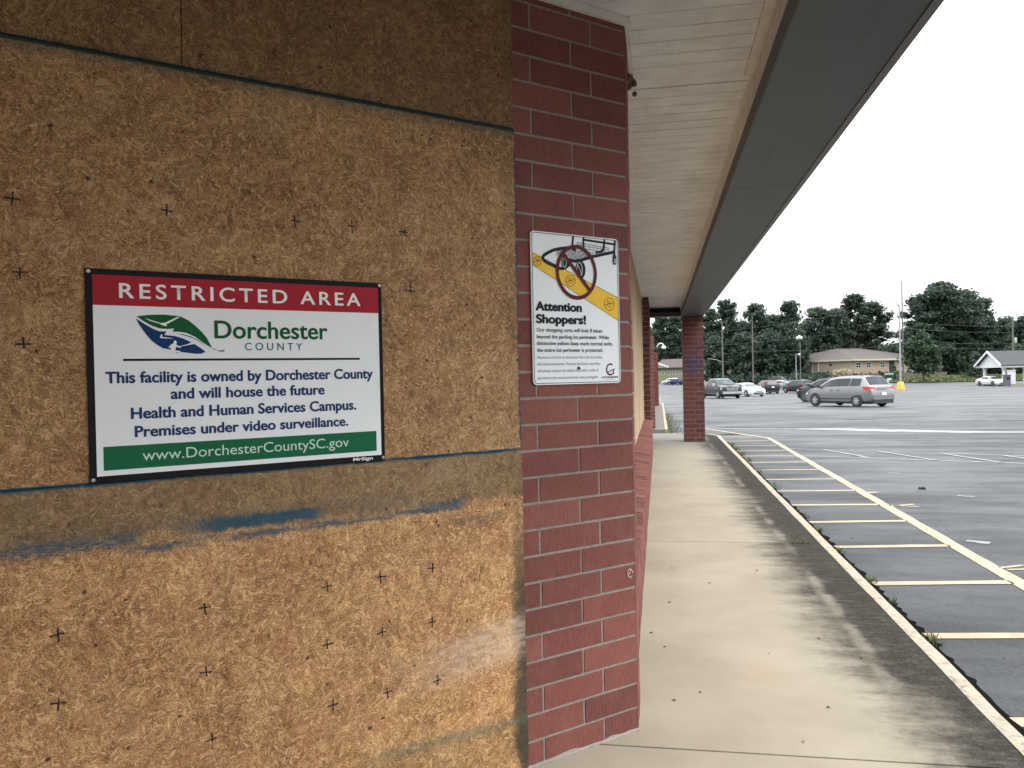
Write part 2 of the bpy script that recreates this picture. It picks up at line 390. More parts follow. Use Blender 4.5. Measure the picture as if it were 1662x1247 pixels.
def mat_soffit():
    s = N('vinyl_soffit'); P = s.co('Object'); sp = s.sep(P)
    c = s.ramp(s.noise(P, 2.2, 5, .6), [(.25, (.63, .64, .65)), (.6, (.77, .79, .80)), (.8, (.82, .84, .86))])
    dots = s.vor(s.map(P, (95, 95, 1)), 1.0, out='Distance', rnd=0.0)
    pat = s.ma('MULTIPLY', s.sm(dots, .18, .26, 1, 0), s.sm(s.noise(s.map(P, (5, 9, 1)), 1.0, 2), .46, .56))
    c = s.mix(s.ma('MULTIPLY', pat, .60), c, (.12, .105, .09))
    c = s.mix(s.sm(s.noise(s.map(P, (3, .6, 1)), 1.6, 4), .55, .75, 0, .25), c, (.36, .28, .19))
    return s.fin(c, .55)
def mat_beam():
    s = N('grey_painted_metal'); P = s.co('Object')
    c = s.ramp(s.noise(s.map(P, (.9, .25, 1)), 1.6, 5, .6), [(.3, (.049, .069, .078)), (.7, (.068, .092, .102))])
    c = s.mix(s.sm(s.noise(s.map(P, (9, .5, 1)), 1.0, 5, .7), .56, .72, 0, .45), c, (.030, .035, .036))
    c = s.mix(s.sm(s.noise(P, 6.0, 5, .75), .64, .72, 0, .4), c, (.10, .105, .10))
    s.bump(s.noise(s.map(P, (2.5, .7, 1)), 1.0, 2), .02, .25)
    return s.fin(c, .48, 0, .4)
def mat_leaf(name, cols, trans=.25):
    s = N(name); t = s.attr('tone')
    c = s.ramp(t, cols)
    s.fin(c, .7, 0, .25)
    tr = s.n('ShaderNodeBsdfTranslucent'); s.put(tr.inputs['Color'], c)
    mxs = s.n('ShaderNodeMixShader'); mxs.inputs[0].default_value = trans
    L2 = s.t.links.new
    L2(s.b.outputs[0], mxs.inputs[1]); L2(tr.outputs[0], mxs.inputs[2]); L2(mxs.outputs[0], s.out.inputs['Surface'])
    return s.mat
def mat_grass(name, a, b):
    s = N(name); P = s.co('Object')
    c = s.ramp(s.noise(P, .8, 6, .75), [(.3, a), (.7, b)])
    s.bump(s.noise(P, 9, 5), .1, 1)
    return s.fin(c, .9)
def mat_wood(name, a, b):
    s = N(name); P = s.co('Object')
    g = s.noise(s.map(P, (40, 40, 1.6)), 1.0, 4, .6, .4)
    c = s.ramp(g, [(.25, a), (.5, tuple((p+q)/2 for p, q in zip(a, b))), (.75, b)])
    kn = s.vor(s.map(P, (3, 6, 1.2)), 1.0, out='Distance')
    c = s.mix(s.sm(kn, .03, .09, .6, 0), c, (.20, .11, .045))
    return s.fin(c, .7)
def mat_roof(name, a, b):
    s = N(name); P = s.co('Object')
    c = s.ramp(s.noise(s.map(P, (1.2, 1.2, 5)), 1.0, 5, .75), [(.3, a), (.7, b)])
    return s.fin(c, .9)
def mat_smallbrick(name, a, b, mo):
    s = N(name); P = s.co('Object'); sp = s.sep(P)
    q = s.n('ShaderNodeTexBrick'); s.put(q.inputs['Vector'], s.comb(s.ma('ADD', sp[0], sp[1]), sp[2], 0.0))
    q.inputs['Color1'].default_value = (*a, 1); q.inputs['Color2'].default_value = (*b, 1); q.inputs['Mortar'].default_value = (*mo, 1)
    q.inputs['Scale'].default_value = 1.0; q.inputs['Brick Width'].default_value = .4; q.inputs['Row Height'].default_value = .13; q.inputs['Mortar Size'].default_value = .012
    c = s.mix(s.sm(s.noise(P, .5, 4), .45, .7, 0, .3), q.outputs['Color'], b)
    return s.fin(c, .85)
def mat_paint(name, col, metal=.0, rough=.28):
    s = N(name); P = s.co('Object')
    c = s.mix(s.sm(s.noise(P, 3, 4), .45, .75, 0, .14), col, tuple(q*.75+.03 for q in col))
    s.fin(c, rough, metal, .3); s.b.inputs['Coat Weight'].default_value = .18; s.b.inputs['Coat Roughness'].default_value = .12
    return s.mat
def mat_glass(name, col=(.02, .024, .026), rough=.04):
    s = N(name); P = s.co('Object')
    c = s.ramp(s.noise(P, 1.7, 3), [(.35, tuple(q*.7 for q in col)), (.65, tuple(q*1.5 for q in col))])
    return s.fin(c, rough, 0, .22)

M = {}
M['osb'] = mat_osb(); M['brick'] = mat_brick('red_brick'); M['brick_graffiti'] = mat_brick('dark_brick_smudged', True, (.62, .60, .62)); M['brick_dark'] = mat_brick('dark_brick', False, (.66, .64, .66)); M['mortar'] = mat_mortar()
M['concrete'] = mat_concrete(); M['kerb'] = mat_kerb(); M['asphalt'] = mat_asphalt()
M['yellow'] = mat_line('faded_yellow_paint', (.275, .213, .128), (.365, .292, .182), .53); M['white'] = mat_line('faded_white_paint', (.17, .17, .168), (.25, .25, .245), .47)
M['soffit'] = mat_soffit(); M['trim'] = plain('white_trim', (.68, .66, .62), .5)
M['beam'] = mat_beam(); M['beam_dark'] = plain('dark_metal_edge', (.035, .035, .033), .5)
M['beam_light'] = plain('light_drip_edge', (.12, .125, .12), .45)
M['plywood'] = mat_wood('pine_plywood', (.40, .265, .145), (.56, .40, .245)); M['fence'] = mat_wood('fence_boards', (.07, .058, .046), (.13, .11, .09))
M['ink'] = plain('black_marker', (.026, .025, .026), .55, 0, .08, 4, .10); M['sign_black'] = plain('sign_black', (.012, .012, .014), .55, 0, .1, 30, .10)
M['sign_white'] = plain('sign_white', (.80, .83, .85), .55, 0, .03, 3, .10); M['sign_red'] = plain('sign_red', (.36, .022, .036), .55, 0, .08, 6, .10)
M['sign_green'] = plain('sign_green', (.012, .125, .058), .55, 0, .08, 6, .10); M['sign_navy'] = plain('sign_navy', (.018, .045, .145), .55, 0, .08, 4, .10)
M['logo_green'] = plain('emblem_green', (.010, .095, .032), .55, 0, .06, 4, .10); M['logo_blue'] = plain('emblem_blue', (.012, .04, .14), .55, 0, .06, 4, .10)
M['print_white'] = plain('print_white', (.82, .82, .82), .55, 0, .03, 4, .10); M['print_pale'] = plain('print_pale_green', (.56, .72, .58), .55, 0, .03, 4, .10)
M['maroon'] = plain('print_maroon', (.105, .020, .028), .55, 0, .08, 4, .10); M['amber'] = plain('print_amber', (.80, .50, .06), .55, 0, .06, 5, .10)
M['print_black'] = plain('print_black', (.02, .022, .026), .55, 0, .1, 4, .10); M['print_grey'] = plain('print_grey', (.23, .24, .26), .55, 0, .1, 4, .10)
M['chalk'] = plain('chalk', (.42, .33, .29), .9); M['screw'] = plain('zinc_screw', (.35, .33, .30), .35, .8)
M['rubber'] = plain('rubber', (.018, .018, .019), .8); M['alloy'] = plain('alloy', (.42, .43, .45), .3, .7); M['alloy_dark'] = plain('dark_alloy', (.10, .10, .11), .35, .6)
M['glass'] = mat_glass('tinted_glass'); M['glass_light'] = mat_glass('clear_glass', (.045, .062, .066), .05); M['plastic'] = plain('black_plastic', (.02, .02, .022), .55)
M['chrome'] = plain('chrome', (.62, .64, .66), .16, .9, .05); M['tail'] = plain('red_lens', (.42, .014, .016), .2, 0, .2); M['head'] = plain('clear_lens', (.55, .58, .60), .12, .2)
M['plate'] = plain('licence_plate', (.62, .63, .62), .4)
M['steel'] = plain('galvanised_steel', (.30, .31, .315), .45, .5); M['pole'] = plain('weathered_pole', (.105, .098, .088), .8); M['wire'] = plain('cable', (.09, .10, .10), .6)
M['base_yellow'] = plain('yellow_concrete', (.50, .32, .05), .7); M['lamp'] = plain('lamp_glass', (.7, .72, .72), .3)
M['bark'] = plain('pine_bark', (.085, .062, .048), .95, 0, .3, 3)
M['pine'] = mat_leaf('pine_needles', [(0, (.032, .050, .040)), (.5, (.052, .078, .058)), (1, (.085, .118, .078))], .4)
M['broad'] = mat_leaf('broad_leaves', [(0, (.032, .050, .040)), (.5, (.050, .074, .056)), (1, (.075, .106, .068))], .4)
M['young'] = mat_leaf('young_leaves', [(0, (.018, .036, .020)), (.5, (.034, .060, .032)), (1, (.060, .092, .048))], .25)
M['weed'] = mat_leaf('weed_leaves', [(0, (.045, .065, .022)), (.5, (.085, .11, .042)), (1, (.16, .175, .08))], .3)
M['plume'] = mat_leaf('dry_plumes', [(0, (.22, .18, .11)), (.5, (.36, .30, .20)), (1, (.48, .42, .30))], .3)
M['grass'] = mat_grass('meadow', (.065, .08, .035), (.14, .15, .072)); M['soil'] = mat_grass('dark_ground', (.03, .04, .022), (.06, .07, .035))  # soil is a dark, grassy ground colour
M['tanbrick'] = mat_smallbrick('tan_brick', (.25, .185, .13), (.30, .225, .155), (.32, .275, .22)); M['tanbrick_shaded'] = mat_smallbrick('tan_brick_shaded', (.20, .16, .12), (.25, .195, .145), (.28, .25, .21))  # second is the same tan brick, greyed and darkened for the shaded end face
M['cream'] = plain('cream_siding', (.38, .35, .28), .7); M['olive'] = plain('khaki_siding', (.20, .18, .115), .8)
M['brown_roof'] = mat_roof('brown_shingles', (.046, .036, .032), (.075, .062, .055)); M['black_roof'] = mat_roof('charcoal_shingles', (.028, .030, .031), (.052, .054, .054))
M['white_wood'] = plain('white_painted_wood', (.55, .57, .57), .5, 0, .06); M['dark_green'] = plain('dark_green_steel', (.008, .055, .040), .5); M['bright_green'] = plain('bright_green_plastic', (.05, .40, .12), .4)
M['grey_box'] = plain('grey_cabinet', (.07, .075, .09), .5); M['dark_open'] = plain('dark_opening', (.02, .02, .02), .9)
M['leafdry'] = plain('dead_leaf', (.06, .045, .03), .8); M['camwhite'] = plain('white_housing', (.72, .72, .70), .4)
M['gutter'] = plain('wet_pale_gutter', (.15, .155, .16), .38, 0, .25, 1.5, .6); M['crack'] = plain('black_crack', (.006, .006, .0055), 1.0, 0, .3, 20, .02)
M['water'] = plain('rain_water', (.10, .105, .11), .06, 0, .1, 1.0, .9)

# ------------------------------------------------------------------ setting: lot, walk, kerb
def rows(y0, y1, step):
    n = max(1, int(math.ceil((y1-y0)/step))); return [y0+(y1-y0)*i/n for i in range(n+1)]
mb = MB(); ys = [-60, -20, 0, 16, 40, 70, 100, 130, 150, 185, 260]
xs = [-120, -40, 1.2, 20, 60, 120, 260]
for i in range(len(ys)-1):
    for j in range(len(xs)-1):
        mb.quad(*[(x, y, lotz(x, y)) for x, y in ((xs[j], ys[i]), (xs[j+1], ys[i]), (xs[j+1], ys[i+1]), (xs[j], ys[i+1]))])
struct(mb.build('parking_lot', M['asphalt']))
mb = MB(); mb.quad((-1500, 186, -1.13), (1500, 186, -1.13), (1500, 2500, -1.13), (-1500, 2500, -1.13)); struct(mb.build('ground', M['soil']))
mb = MB(); mb.quad((-1500, -800, -1.6), (1500, -800, -1.6), (1500, 187, -1.6), (-1500, 187, -1.6)); struct(mb.build('terrain', M['soil']))
# pavement slabs with tooled joints, slab edges follow Y
KX0, KX1 = 1.352, 1.442
mb = MB(); js = [-30, -18, -7.5, -3.9, -.35, 3.27, 7.36, 10.97, 14.4, 17.6, 19.9]
for a, b in zip(js[:-1], js[1:]):
    mb.box(-7, KX0-.003, a+.006, b-.006, -.35, 0.0)
mb.box(-7, KX0-.003, js[0], js[-1], -.36, -.012)
# rounded end of the walk round the pillar
arc = [(KX0-.55+.55*math.cos(t)-.003, 19.906+.75*math.sin(t)) for t in [math.pi/2*k/8 for k in range(9)]]
pl = [(-7, 19.906)] + arc + [(-7, 20.656)]
mb.add([(x, y, 0) for x, y in pl] + [(x, y, -.5) for x, y in pl],
       [tuple(range(len(pl)))] + [(i, (i+1) % len(pl), len(pl)+(i+1) % len(pl), len(pl)+i) for i in range(len(pl))])
struct(mb.build('sidewalk', M['concrete']))
mb = MB(); rnd = random.Random(4)
def kerb_run(path, wdt, mbk, zt=0.0):
    n = len(path); prev = None
    for i, (x, y) in enumerate(path):
        a = Vector(path[max(i-1, 0)]); b = Vector(path[min(i+1, n-1)]); d = (b-a).normalized(); nn = Vector((d.y, -d.x))
        j = rnd.uniform(-.004, .004)
        o = Vector((x, y)); i0 = o - nn*wdt; z = zt + rnd.uniform(-.003, .003)
        ring = [(i0.x, i0.y, -1.2), (i0.x, i0.y, z+.002), (o.x-nn.x*.018+nn.x*j, o.y-nn.y*.018+nn.y*j, z), (o.x+nn.x*j, o.y+nn.y*j, z-.016), (o.x+nn.x*(j+.01), o.y+nn.y*(j+.01), -1.2)]
        b0 = len(mbk.v); mbk.v += ring
        if prev is not None:
            for k in range(4): mbk.f.append([prev+k, prev+k+1, b0+k+1, b0+k]); mbk.m.append(0); mbk.t.append(.5)
        if i in (0, n-1): mbk.f.append([b0+k for k in range(5)]); mbk.m.append(0); mbk.t.append(.5)
        prev = b0
kp = [(KX1, y) for y in rows(-30, 19.9, .35)] + [(KX1-.62+.62*math.cos(t), 19.906+.82*math.sin(t)) for t in [math.pi/2*k/8 for k in range(1, 9)]] + [(x, 20.73) for x in (.5, 0, -1, -3, -7)]
kerb_run(kp, KX1-KX0, mb); struct(mb.build('kerb', M['kerb'], smooth=50))
# second walk beyond the break, at the next shop
mb = MB(); mb.box(-7, .13, 22.62, 60, -1.0, -.005); struct(mb.build('far_sidewalk', M['concrete']))
mb = MB(); kerb_run([(.22, y) for y in rows(22.6, 44, .5)], .085, mb, 0.0); struct(mb.build('far_kerb', M['kerb'], smooth=50))
mb = MB(); mb.box(-7, .6, 20.75, 22.6, -.6, -.11); struct(mb.build('crossing_ramp', M['concrete']))

# painted markings: sheets 4 mm above the lot
def strip(mb, p, q, wdt, step=.25, wob=.006, dz=.004):
    p = Vector((p[0], p[1])); q = Vector((q[0], q[1])); d = q-p; Ln = d.length; d /= Ln; nn = Vector((-d.y, d.x))
    n = max(2, int(Ln/step)); prev = None
    for i in range(n+1):
        c = p + d*Ln*i/n; a = c + nn*(wdt/2+rnd.uniform(-wob, wob)); b = c - nn*(wdt/2+rnd.uniform(-wob, wob))
        cur = [(a.x, a.y, lotz(a.x, a.y)+dz), (b.x, b.y, lotz(b.x, b.y)+dz)]
        if prev: mb.quad(prev[0], prev[1], cur[1], cur[0])
        prev = cur
mb = MB()
strip(mb, (2.545, 1.0), (2.545, 15.9), .118); strip(mb, (2.545, 15.9), (2.66, 20.7), .105)
strip(mb, (2.66, 20.7), (1.35, 25.4), .11, dz=.008)
struct(mb.build('fire_lane_line', M['yellow']))
mb = MB()
for y in (1.45, 2.66, 3.87, 5.06, 6.27, 7.55, 8.78, 9.90, 11.06, 12.25, 13.45, 14.58, 15.70, 16.90, 18.28, 19.75, 21.40, 22.9, 24.1):
    x0 = 1.515 if y < 20 else 1.30
    strip(mb, (x0, y), (2.50 if y < 20.7 else 2.62-.36*(y-20.7), y+.14 if y < 9 else y+.08), .098)
strip(mb, (2.59, 9.86), (2.89, 10.02), .05); strip(mb, (2.59, 9.93), (2.89, 9.84), .045)
strip(mb, (2.59, 6.86), (2.80, 6.96), .04); strip(mb, (2.62, 6.80), (2.80, 6.84), .04); strip(mb, (2.6, 10.95), (2.74, 11.0), .08)
struct(mb.build('hatch_lines', M['yellow']))
mb = MB()
strip(mb, (2.6, 15.75), (4.56, 14.9), .085); strip(mb, (4.56, 14.9), (11, 12.2), .085)
strip(mb, (2.66, 17.4), (4.12, 16.63), .08); strip(mb, (4.12, 16.63), (11, 13.3), .08)
for a, b in (((3.22, 17.1), (3.66, 15.3)), ((4.13, 16.6), (4.65, 14.8)), ((5.1, 16.1), (5.52, 14.45)), ((6.0, 15.6), (6.4, 14.1)), ((6.9, 15.2), (7.3, 13.7))):
    strip(mb, a, b, .085, dz=.009)
for (x, y) in ((3.47, 13.0), (3.67, 10.67), (2.80, 7.87)):
    strip(mb, (x-.08, y+.05), (x+.08, y-.05), .09, .05, .02)
struct(mb.build('parking_lines', M['white']))
# rain water lying in the low places
def puddle(pts, name='puddle'):
    mb = MB(); mb.poly([(x, y, lotz(x, y)+.006) for x, y in pts]); return struct(mb.build(name, M['water']))
def blob(c, rx, ry, n=26, seed=0, rot=0.0):
    q = random.Random(seed); o = []
    ph = [q.uniform(0, 6.28) for _ in range(4)]
    for i in range(n):
        t = 2*math.pi*i/n; r = 1 + .22*math.sin(2*t+ph[0]) + .15*math.sin(3*t+ph[1]) + .10*math.sin(5*t+ph[2])
        x, y = rx*r*math.cos(t), ry*r*math.sin(t)
        o.append((c[0]+x*math.cos(rot)-y*math.sin(rot), c[1]+x*math.sin(rot)+y*math.cos(rot)))
    return o
mb = MB(); q = random.Random(31)      # pale concrete gutter crossing the lot
gp = [(1.3, 26.0, .55), (2.76, 25.15, .36), (3.8, 24.9, .40), (4.9, 24.5, 1.0), (5.9, 23.8, 1.35), (7.7, 22.7, 1.0), (9.1, 22.35, .5), (12.5, 21.0, .45), (18, 18.8, .45)]
prev = None
for (x0_, y0_, w0_), (x1_, y1_, w1_) in zip(gp[:-1], gp[1:]):
    for k in range(8):
        t_ = k/8; x, y, w_ = x0_+(x1_-x0_)*t_, y0_+(y1_-y0_)*t_, (w0_+(w1_-w0_)*t_)*q.uniform(.8, 1.1)
        cur = [(x, y-w_/2, lotz(x, y-w_/2)+.005), (x, y+w_/2, lotz(x, y+w_/2)+.005)]
        if prev: mb.quad(prev[0], cur[0], cur[1], prev[1])
        prev = cur
struct(mb.build('drainage_gutter', M['gutter']))
puddle(blob((2.2, 25.95), .7, .12, seed=1, rot=-.5)); puddle(blob((3.4, 25.3), .6, .12, seed=2, rot=-.3)); puddle(blob((11.3, 28.4), 1.2, .22, seed=5, rot=-.2)); puddle(blob((7.0, 30.4), .5, .16, seed=7, rot=-.1)); puddle(blob((1.9, 22.4), .3, .2, seed=9))
mb = MB(); q = random.Random(33)      # ragged open crack between kerb and asphalt
ys_ = rows(-6, 19.5, .06); prev = None
for y in ys_:
    a_ = KX1+.001; vis_ = .068-min(0, lotz(0, y)+.07)*.96; b_ = KX1+vis_+.004+q.random()**2*.040
    cur = [(a_, y, lotz(a_, y)+.002), (b_, y, lotz(b_, y)+.002)]
    if prev: mb.quad(prev[0], prev[1], cur[1], cur[0])
    prev = cur
struct(mb.build('kerb_crack', M['crack']))

# ------------------------------------------------------------------ brickwork
CS = .1016
def brick_face(mb, x0, x1, n0, n1, joint0, joint1, y0=0.0, dep=.09, seed=0, gap=.0105, jit=.0012, top=None):
    """courses n0..n1 of bricks on the plane y=y0 (front towards -y), joints at x=joint{course parity}+k*.3048"""
    q = random.Random(seed)
    for k in range(n0, n1):
        z0, z1 = k*CS+.0005, (k+1)*CS-gap
        if top and z1 > top: z1 = top
        j = joint0 if k % 2 == 0 else joint1
        i = math.floor((x0-j)/.3048); a = j + i*.3048
        while a < x1-1e-4:
            xa, xb = max(a+gap/2, x0), min(a+.3048-gap/2, x1)
            if xb-xa > .012:
                d = q.uniform(-jit, jit); t = .22+.68*q.random()
                if q.random() < .06: t *= .35
                mb.box(xa, xb, y0+d, y0+dep, z0, z1, 0, t)
            a += .3048
# corner pier beside the boards
pier = thing('brick_pier', 'red brick corner pier carrying the cart notice, beside the boarded wall', 'brick pier', WP(0, 0, 0), WROT)
mb = MB(); brick_face(mb, -1.05, 0.0, 0, 30, -.1866, -.2894, seed=11, top=2.998)
mb.box(-1.05, -.004, .0035, .085, 0, 3.0, 1)
mb.build('splayed_face', [M['brick'], M['mortar']], pier, tone=True)
mb = MB(); brick_face(mb, 0.0, .30, 0, 30, .1, .2, seed=12, top=2.998); mb.box(.002, .298, .0035, .085, 0, 3.0, 1)
o = mb.build('return_face', [M['brick'], M['mortar']], pier, tone=True)
o.rotation_euler = (0, 0, math.pi/2-WROT)
mb = MB(); q = random.Random(91); mb.tube([(x_, -.002+q.uniform(-.004, .002), .002) for x_ in [-1.0+.05*k for k in range(21)]], [q.uniform(.006, .017) for k in range(21)], 7); mb.build('base_mortar', M['mortar'], pier, smooth=60)
# low wall under the boarded windows along the walk
lw = thing('low_brick_wall', 'low red brick wall with sloping brick sill running along the walkway', 'brick wall', (-.135, 3.7, 0), math.pi/2)
mb = MB(); brick_face(mb, 0.03, 12.0, 0, 6, .1, .2, seed=21); mb.box(.03, 12.0, .0045, .2, 0, .6, 1)
mb.build('wall', [M['brick'], M['mortar']], lw, tone=True)
mb = MB(); q = random.Random(3); x = .03
while x < 11.98:
    e = min(x+.195, 12.0); t = q.random()
    mb.add([(x, -.022, .605), (e-.008, -.022, .605), (e-.008, .22, .60), (x, .22, .60), (x, -.022, .625+.002*t), (e-.008, -.022, .625+.002*t), (e-.008, .22, .668), (x, .22, .668)],
           [(0,3,2,1),(4,5,6,7),(0,1,5,4),(1,2,6,5),(2,3,7,6),(3,0,4,7)], 0, t); x += .203
mb.box(.03, 12.0, -.012, .2, .598, .618, 1)
mb.build('sill', [M['brick'], M['mortar']], lw, tone=True)
# plywood sheets over the windows
for k in range(10):
    y0 = 3.72+k*1.2
    mb = MB(); mb.box(0, 1.196 if k < 9 else 1.1, 0, .014, .668, 2.96)
    o = mb.build('plywood_sheet', M['plywood']); o.location = (-.292+(.003 if k % 2 else 0), y0, 0); o.rotation_euler = (0, 0, math.pi/2)
    tag(o, 'pale pine plywood sheet boarding the window row above the low brick wall', 'plywood sheet', 'plywood sheets over the windows along the walkway')
# brick pillar helper: four faces
def pillar(name, label, x0, x1, y0, y1, h, seed, mat, group=None):
    t = thing(name, label, 'brick pillar', ((x0+x1)/2, (y0+y1)/2, 0), 0, group)
    wx, wy = (x1-x0)/2, (y1-y0)/2; mb = MB(); n = int(math.ceil(h/CS))
    fr = MB(); brick_face(fr, -wx, wx, 0, n, wx-.205, wx-.11, -wy, .06, seed, top=h)
    mb.v += fr.v; mb.f += fr.f; mb.m += fr.m; mb.t += fr.t
    for rot in (1, 2, 3):
        w_, d_ = (wy, wx) if rot != 2 else (wx, wy)
        fr = MB(); brick_face(fr, -w_+.001, w_-.001, 0, n, .05, .15, -d_, .06, seed+rot, top=h)
        a = rot*math.pi/2; c, s_ = round(math.cos(a)), round(math.sin(a)); b = len(mb.v)
        mb.v += [(p[0]*c-p[1]*s_, p[0]*s_+p[1]*c, p[2]) for p in fr.v]
        mb.f += [[i+b for i in f] for f in fr.f]; mb.m += fr.m; mb.t += fr.t
    mb.box(-wx+.0045, wx-.0045, -wy+.0045, wy-.0045, 0, h, 1)
    mb.build('shaft', [M[mat], M['mortar']], t, tone=True); return t
pillar('brick_pillar', 'square dark red brick pillar with blue smudge, holding up the canopy end by the kerb', .535, .985, 18.27, 18.72, 2.768, 41, 'brick_graffiti')
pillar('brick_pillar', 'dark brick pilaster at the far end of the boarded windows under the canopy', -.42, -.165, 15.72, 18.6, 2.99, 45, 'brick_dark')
pillar('brick_pillar', 'slim brick pillar standing just past the canopy end on the second sidewalk', -.42, -.12, 22.9, 23.3, 2.6, 51, 'brick_dark')
pillar('brick_pillar', 'farthest brick pillar, beside the start of the yellow kerb and weeds', -.55, -.015, 40.0, 40.5, 2.62, 55, 'brick_dark')

# ------------------------------------------------------------------ canopy
can = thing('canopy', 'shop walkway canopy with pale ribbed soffit and dark grey edge beam', 'canopy', (.75, 18.4, 2.77))
def cpart(mb, name, mat, **k):
    o = mb.build(name, mat, can, **k); o.location = -can.location; return o
mb = MB(); y = -30.005; pr = .1485; z0 = 3.0; SX0, SX1 = -7.0, .452  # canopy's unseen rear stretch is lengthened to block sky light from behind
while y < 18.6:
    SX1 = .452 if y < 4.1 else .485
    if not (4.05 < y < 4.2):
        e = .014; 
        for (a, b, za, zb) in ((0, e*.5, z0, z0+.011), (e*.5, e, z0+.011, z0), (e, pr, z0, z0)):
            mb.quad((SX0, y+a, za), (SX1, y+a, za), (SX1, y+b, zb), (SX0, y+b, zb))
    else:
        mb.quad((SX0, y, z0), (SX1, y, z0), (SX1, y+pr-.006, z0), (SX0, y+pr-.006, z0))
    y += pr
cpart(mb, 'soffit', M['soffit'], fix=False)
mb = MB()   # white board and dark lip between soffit and beam
mb.box(.452, .499, -30, 4.19, 2.985, 3.02, 0); mb.box(.485, .499, 4.2, 18.5, 2.985, 3.02, 0)
cpart(mb, 'soffit_trim', M['trim'])
mb = MB(); mb.box(-.112, -.096, 3.43, 4.02, 2.968, 2.998)
d = .018
a, b = WP(-3.2, -.018, 2.965), WP(.02, -.018, 2.965); c2, d2 = WP(.02, .0, 2.965), WP(-3.2, .0, 2.965)
mb.add([a, b, c2, d2] + [Vector((p.x, p.y, 2.998)) for p in (a, b, c2, d2)], [(0,3,2,1),(4,5,6,7),(0,1,5,4),(1,2,6,5),(2,3,7,6),(3,0,4,7)])
cpart(mb, 'channel_trim', M['trim'])
mb = MB(); jb = [-30, -24, -17.3, -10.7, -4.1, -.9, 2.4, 5.74, 9.0, 12.3, 15.6, 18.27]
for p, q in zip(jb[:-1], jb[1:]): mb.box(.502, .955, p+.003, q-.003, 2.77, 3.3)
mb.box(.51, .95, -30, 18.27, 2.776, 3.29)
mb.box(.502, .985, 18.27, 18.74, 2.7685, 3.3)
cpart(mb, 'edge_beam', M['beam'])
mb = MB(); mb.box(.494, .5018, -30, 18.27, 2.766, 2.86); mb.box(-.42, .4938, 18.27, 18.62, 2.80, 2.90)
cpart(mb, 'dark_lip', M['beam_dark'])
mb = MB(); mb.box(.4965, .5015, -30, 18.2, 2.861, 2.985); cpart(mb, 'inner_board', M['trim'])
mb = MB(); mb.box(.956, .992, -30, 5.72, 2.764, 3.5); mb.box(.956, .992, 5.735, 18.26, 2.764, 3.5); cpart(mb, 'drip_edge', M['beam_light'])
mb = MB(); mb.box(-7, .94, -30, 18.6, 3.31, 3.6); mb.box(-.5, .50, 18.62, 18.75, 2.902, 3.3); cpart(mb, 'roof_deck', M['beam'])  # slab out of view above the soffit, added to block light
# next canopy, past the break
c2o = thing('canopy', 'second, lower grey canopy of the next shop beyond the walkway break', 'canopy', (-.3, 30, 2.6))
mb = MB(); mb.box(-.42, -.06, -7.1, 10.5, 0, .45); mb.box(-6, -.43, -7.0, 10.4, .2, .6); mb.build('edge_beam', M['beam'], c2o)
mb = MB(); mb.box(-.0595, -.035, -7.15, 10.55, -.02, .52); mb.build('drip_edge', M['beam_light'], c2o)
# shop walls: one behind the far pillars, one unseen and added for the light
sw = thing('shop_wall', 'brick front of the next shop standing behind the slim far pillars', 'wall', (-.6, 23, 0), math.pi/2)
mb = MB(); brick_face(mb, 0, 20, 0, 28, .1, .2, seed=77); mb.box(0, 20, .008, .3, 0, 2.9, 1); mb.build('wall', [M['brick'], M['mortar']], sw, tone=True)
sb = thing('shop_wall', 'unseen brick wall added left of the boarded splay to keep light off it', 'wall', WP(-3.35, .02, 0), -math.pi/2)
mb = MB(); brick_face(mb, 0, 22, 0, 30, .1, .2, seed=78, top=2.99); mb.box(0, 22, .008, .3, 0, 2.99, 1); mb.build('wall', [M['brick'], M['mortar']], sb, tone=True)
sb.rotation_euler = (0, 0, math.pi/2); sb.location = WP(-3.35, .02, 0) + Vector((0, -22, 0))

# ------------------------------------------------------------------ oriented strand boards
def panel(x0, x1, z0, z1, label, rag=None):
    mb = MB(); q = random.Random(int(z0*100)+int(-x0*10)); th = .0115; yf = -.012
    n = 40; R = []; Lf = []
    for i in range(n+1):
        z = z0+(z1-z0)*i/n
        R.append((x1+(q.uniform(-.003, .0025) if rag else 0), z)); Lf.append((x0, z))
    vs = []; 
    for y in (yf, yf+th):
        vs += [(a, y, z) for a, z in Lf] + [(a, y, z) for a, z in R]
    k = n+1; fs = []
    for i in range(n):
        fs += [(i, k+i, k+i+1, i+1), (2*k+i, 2*k+i+1, 3*k+i+1, 3*k+i), (k+i, 3*k+i, 3*k+i+1, k+i+1), (i, i+1, 2*k+i+1, 2*k+i)]
    fs += [(0, 2*k, 3*k, k), (n, k+n, 3*k+n, 2*k+n)]
    mb.add(vs, fs)
    o = mb.build('strand_board', M['osb'], uv=lambda c: (c[0], c[2]))
    o.location = WP(0, 0, 0); o.rotation_euler = (0, 0, WROT)
    return tag(o, label, 'strand board', 'strand boards closing the shopfront')
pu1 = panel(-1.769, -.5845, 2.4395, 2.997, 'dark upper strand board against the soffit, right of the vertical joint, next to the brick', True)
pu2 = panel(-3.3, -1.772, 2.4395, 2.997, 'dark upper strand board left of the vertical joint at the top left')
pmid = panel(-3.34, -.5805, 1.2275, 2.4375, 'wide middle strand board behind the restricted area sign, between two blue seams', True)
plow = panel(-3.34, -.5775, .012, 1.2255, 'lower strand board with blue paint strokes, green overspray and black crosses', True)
for o_, c_ in ((pu1, (.58, .535, .50, 1)), (pu2, (.66, .61, .57, 1)), (pmid, (.99, .92, .86, 1)), (plow, (1.27, 1.14, 1.03, 1))): o_.color = c_  # tints carry the wall's light falloff: dark at the top, bright at the bottom
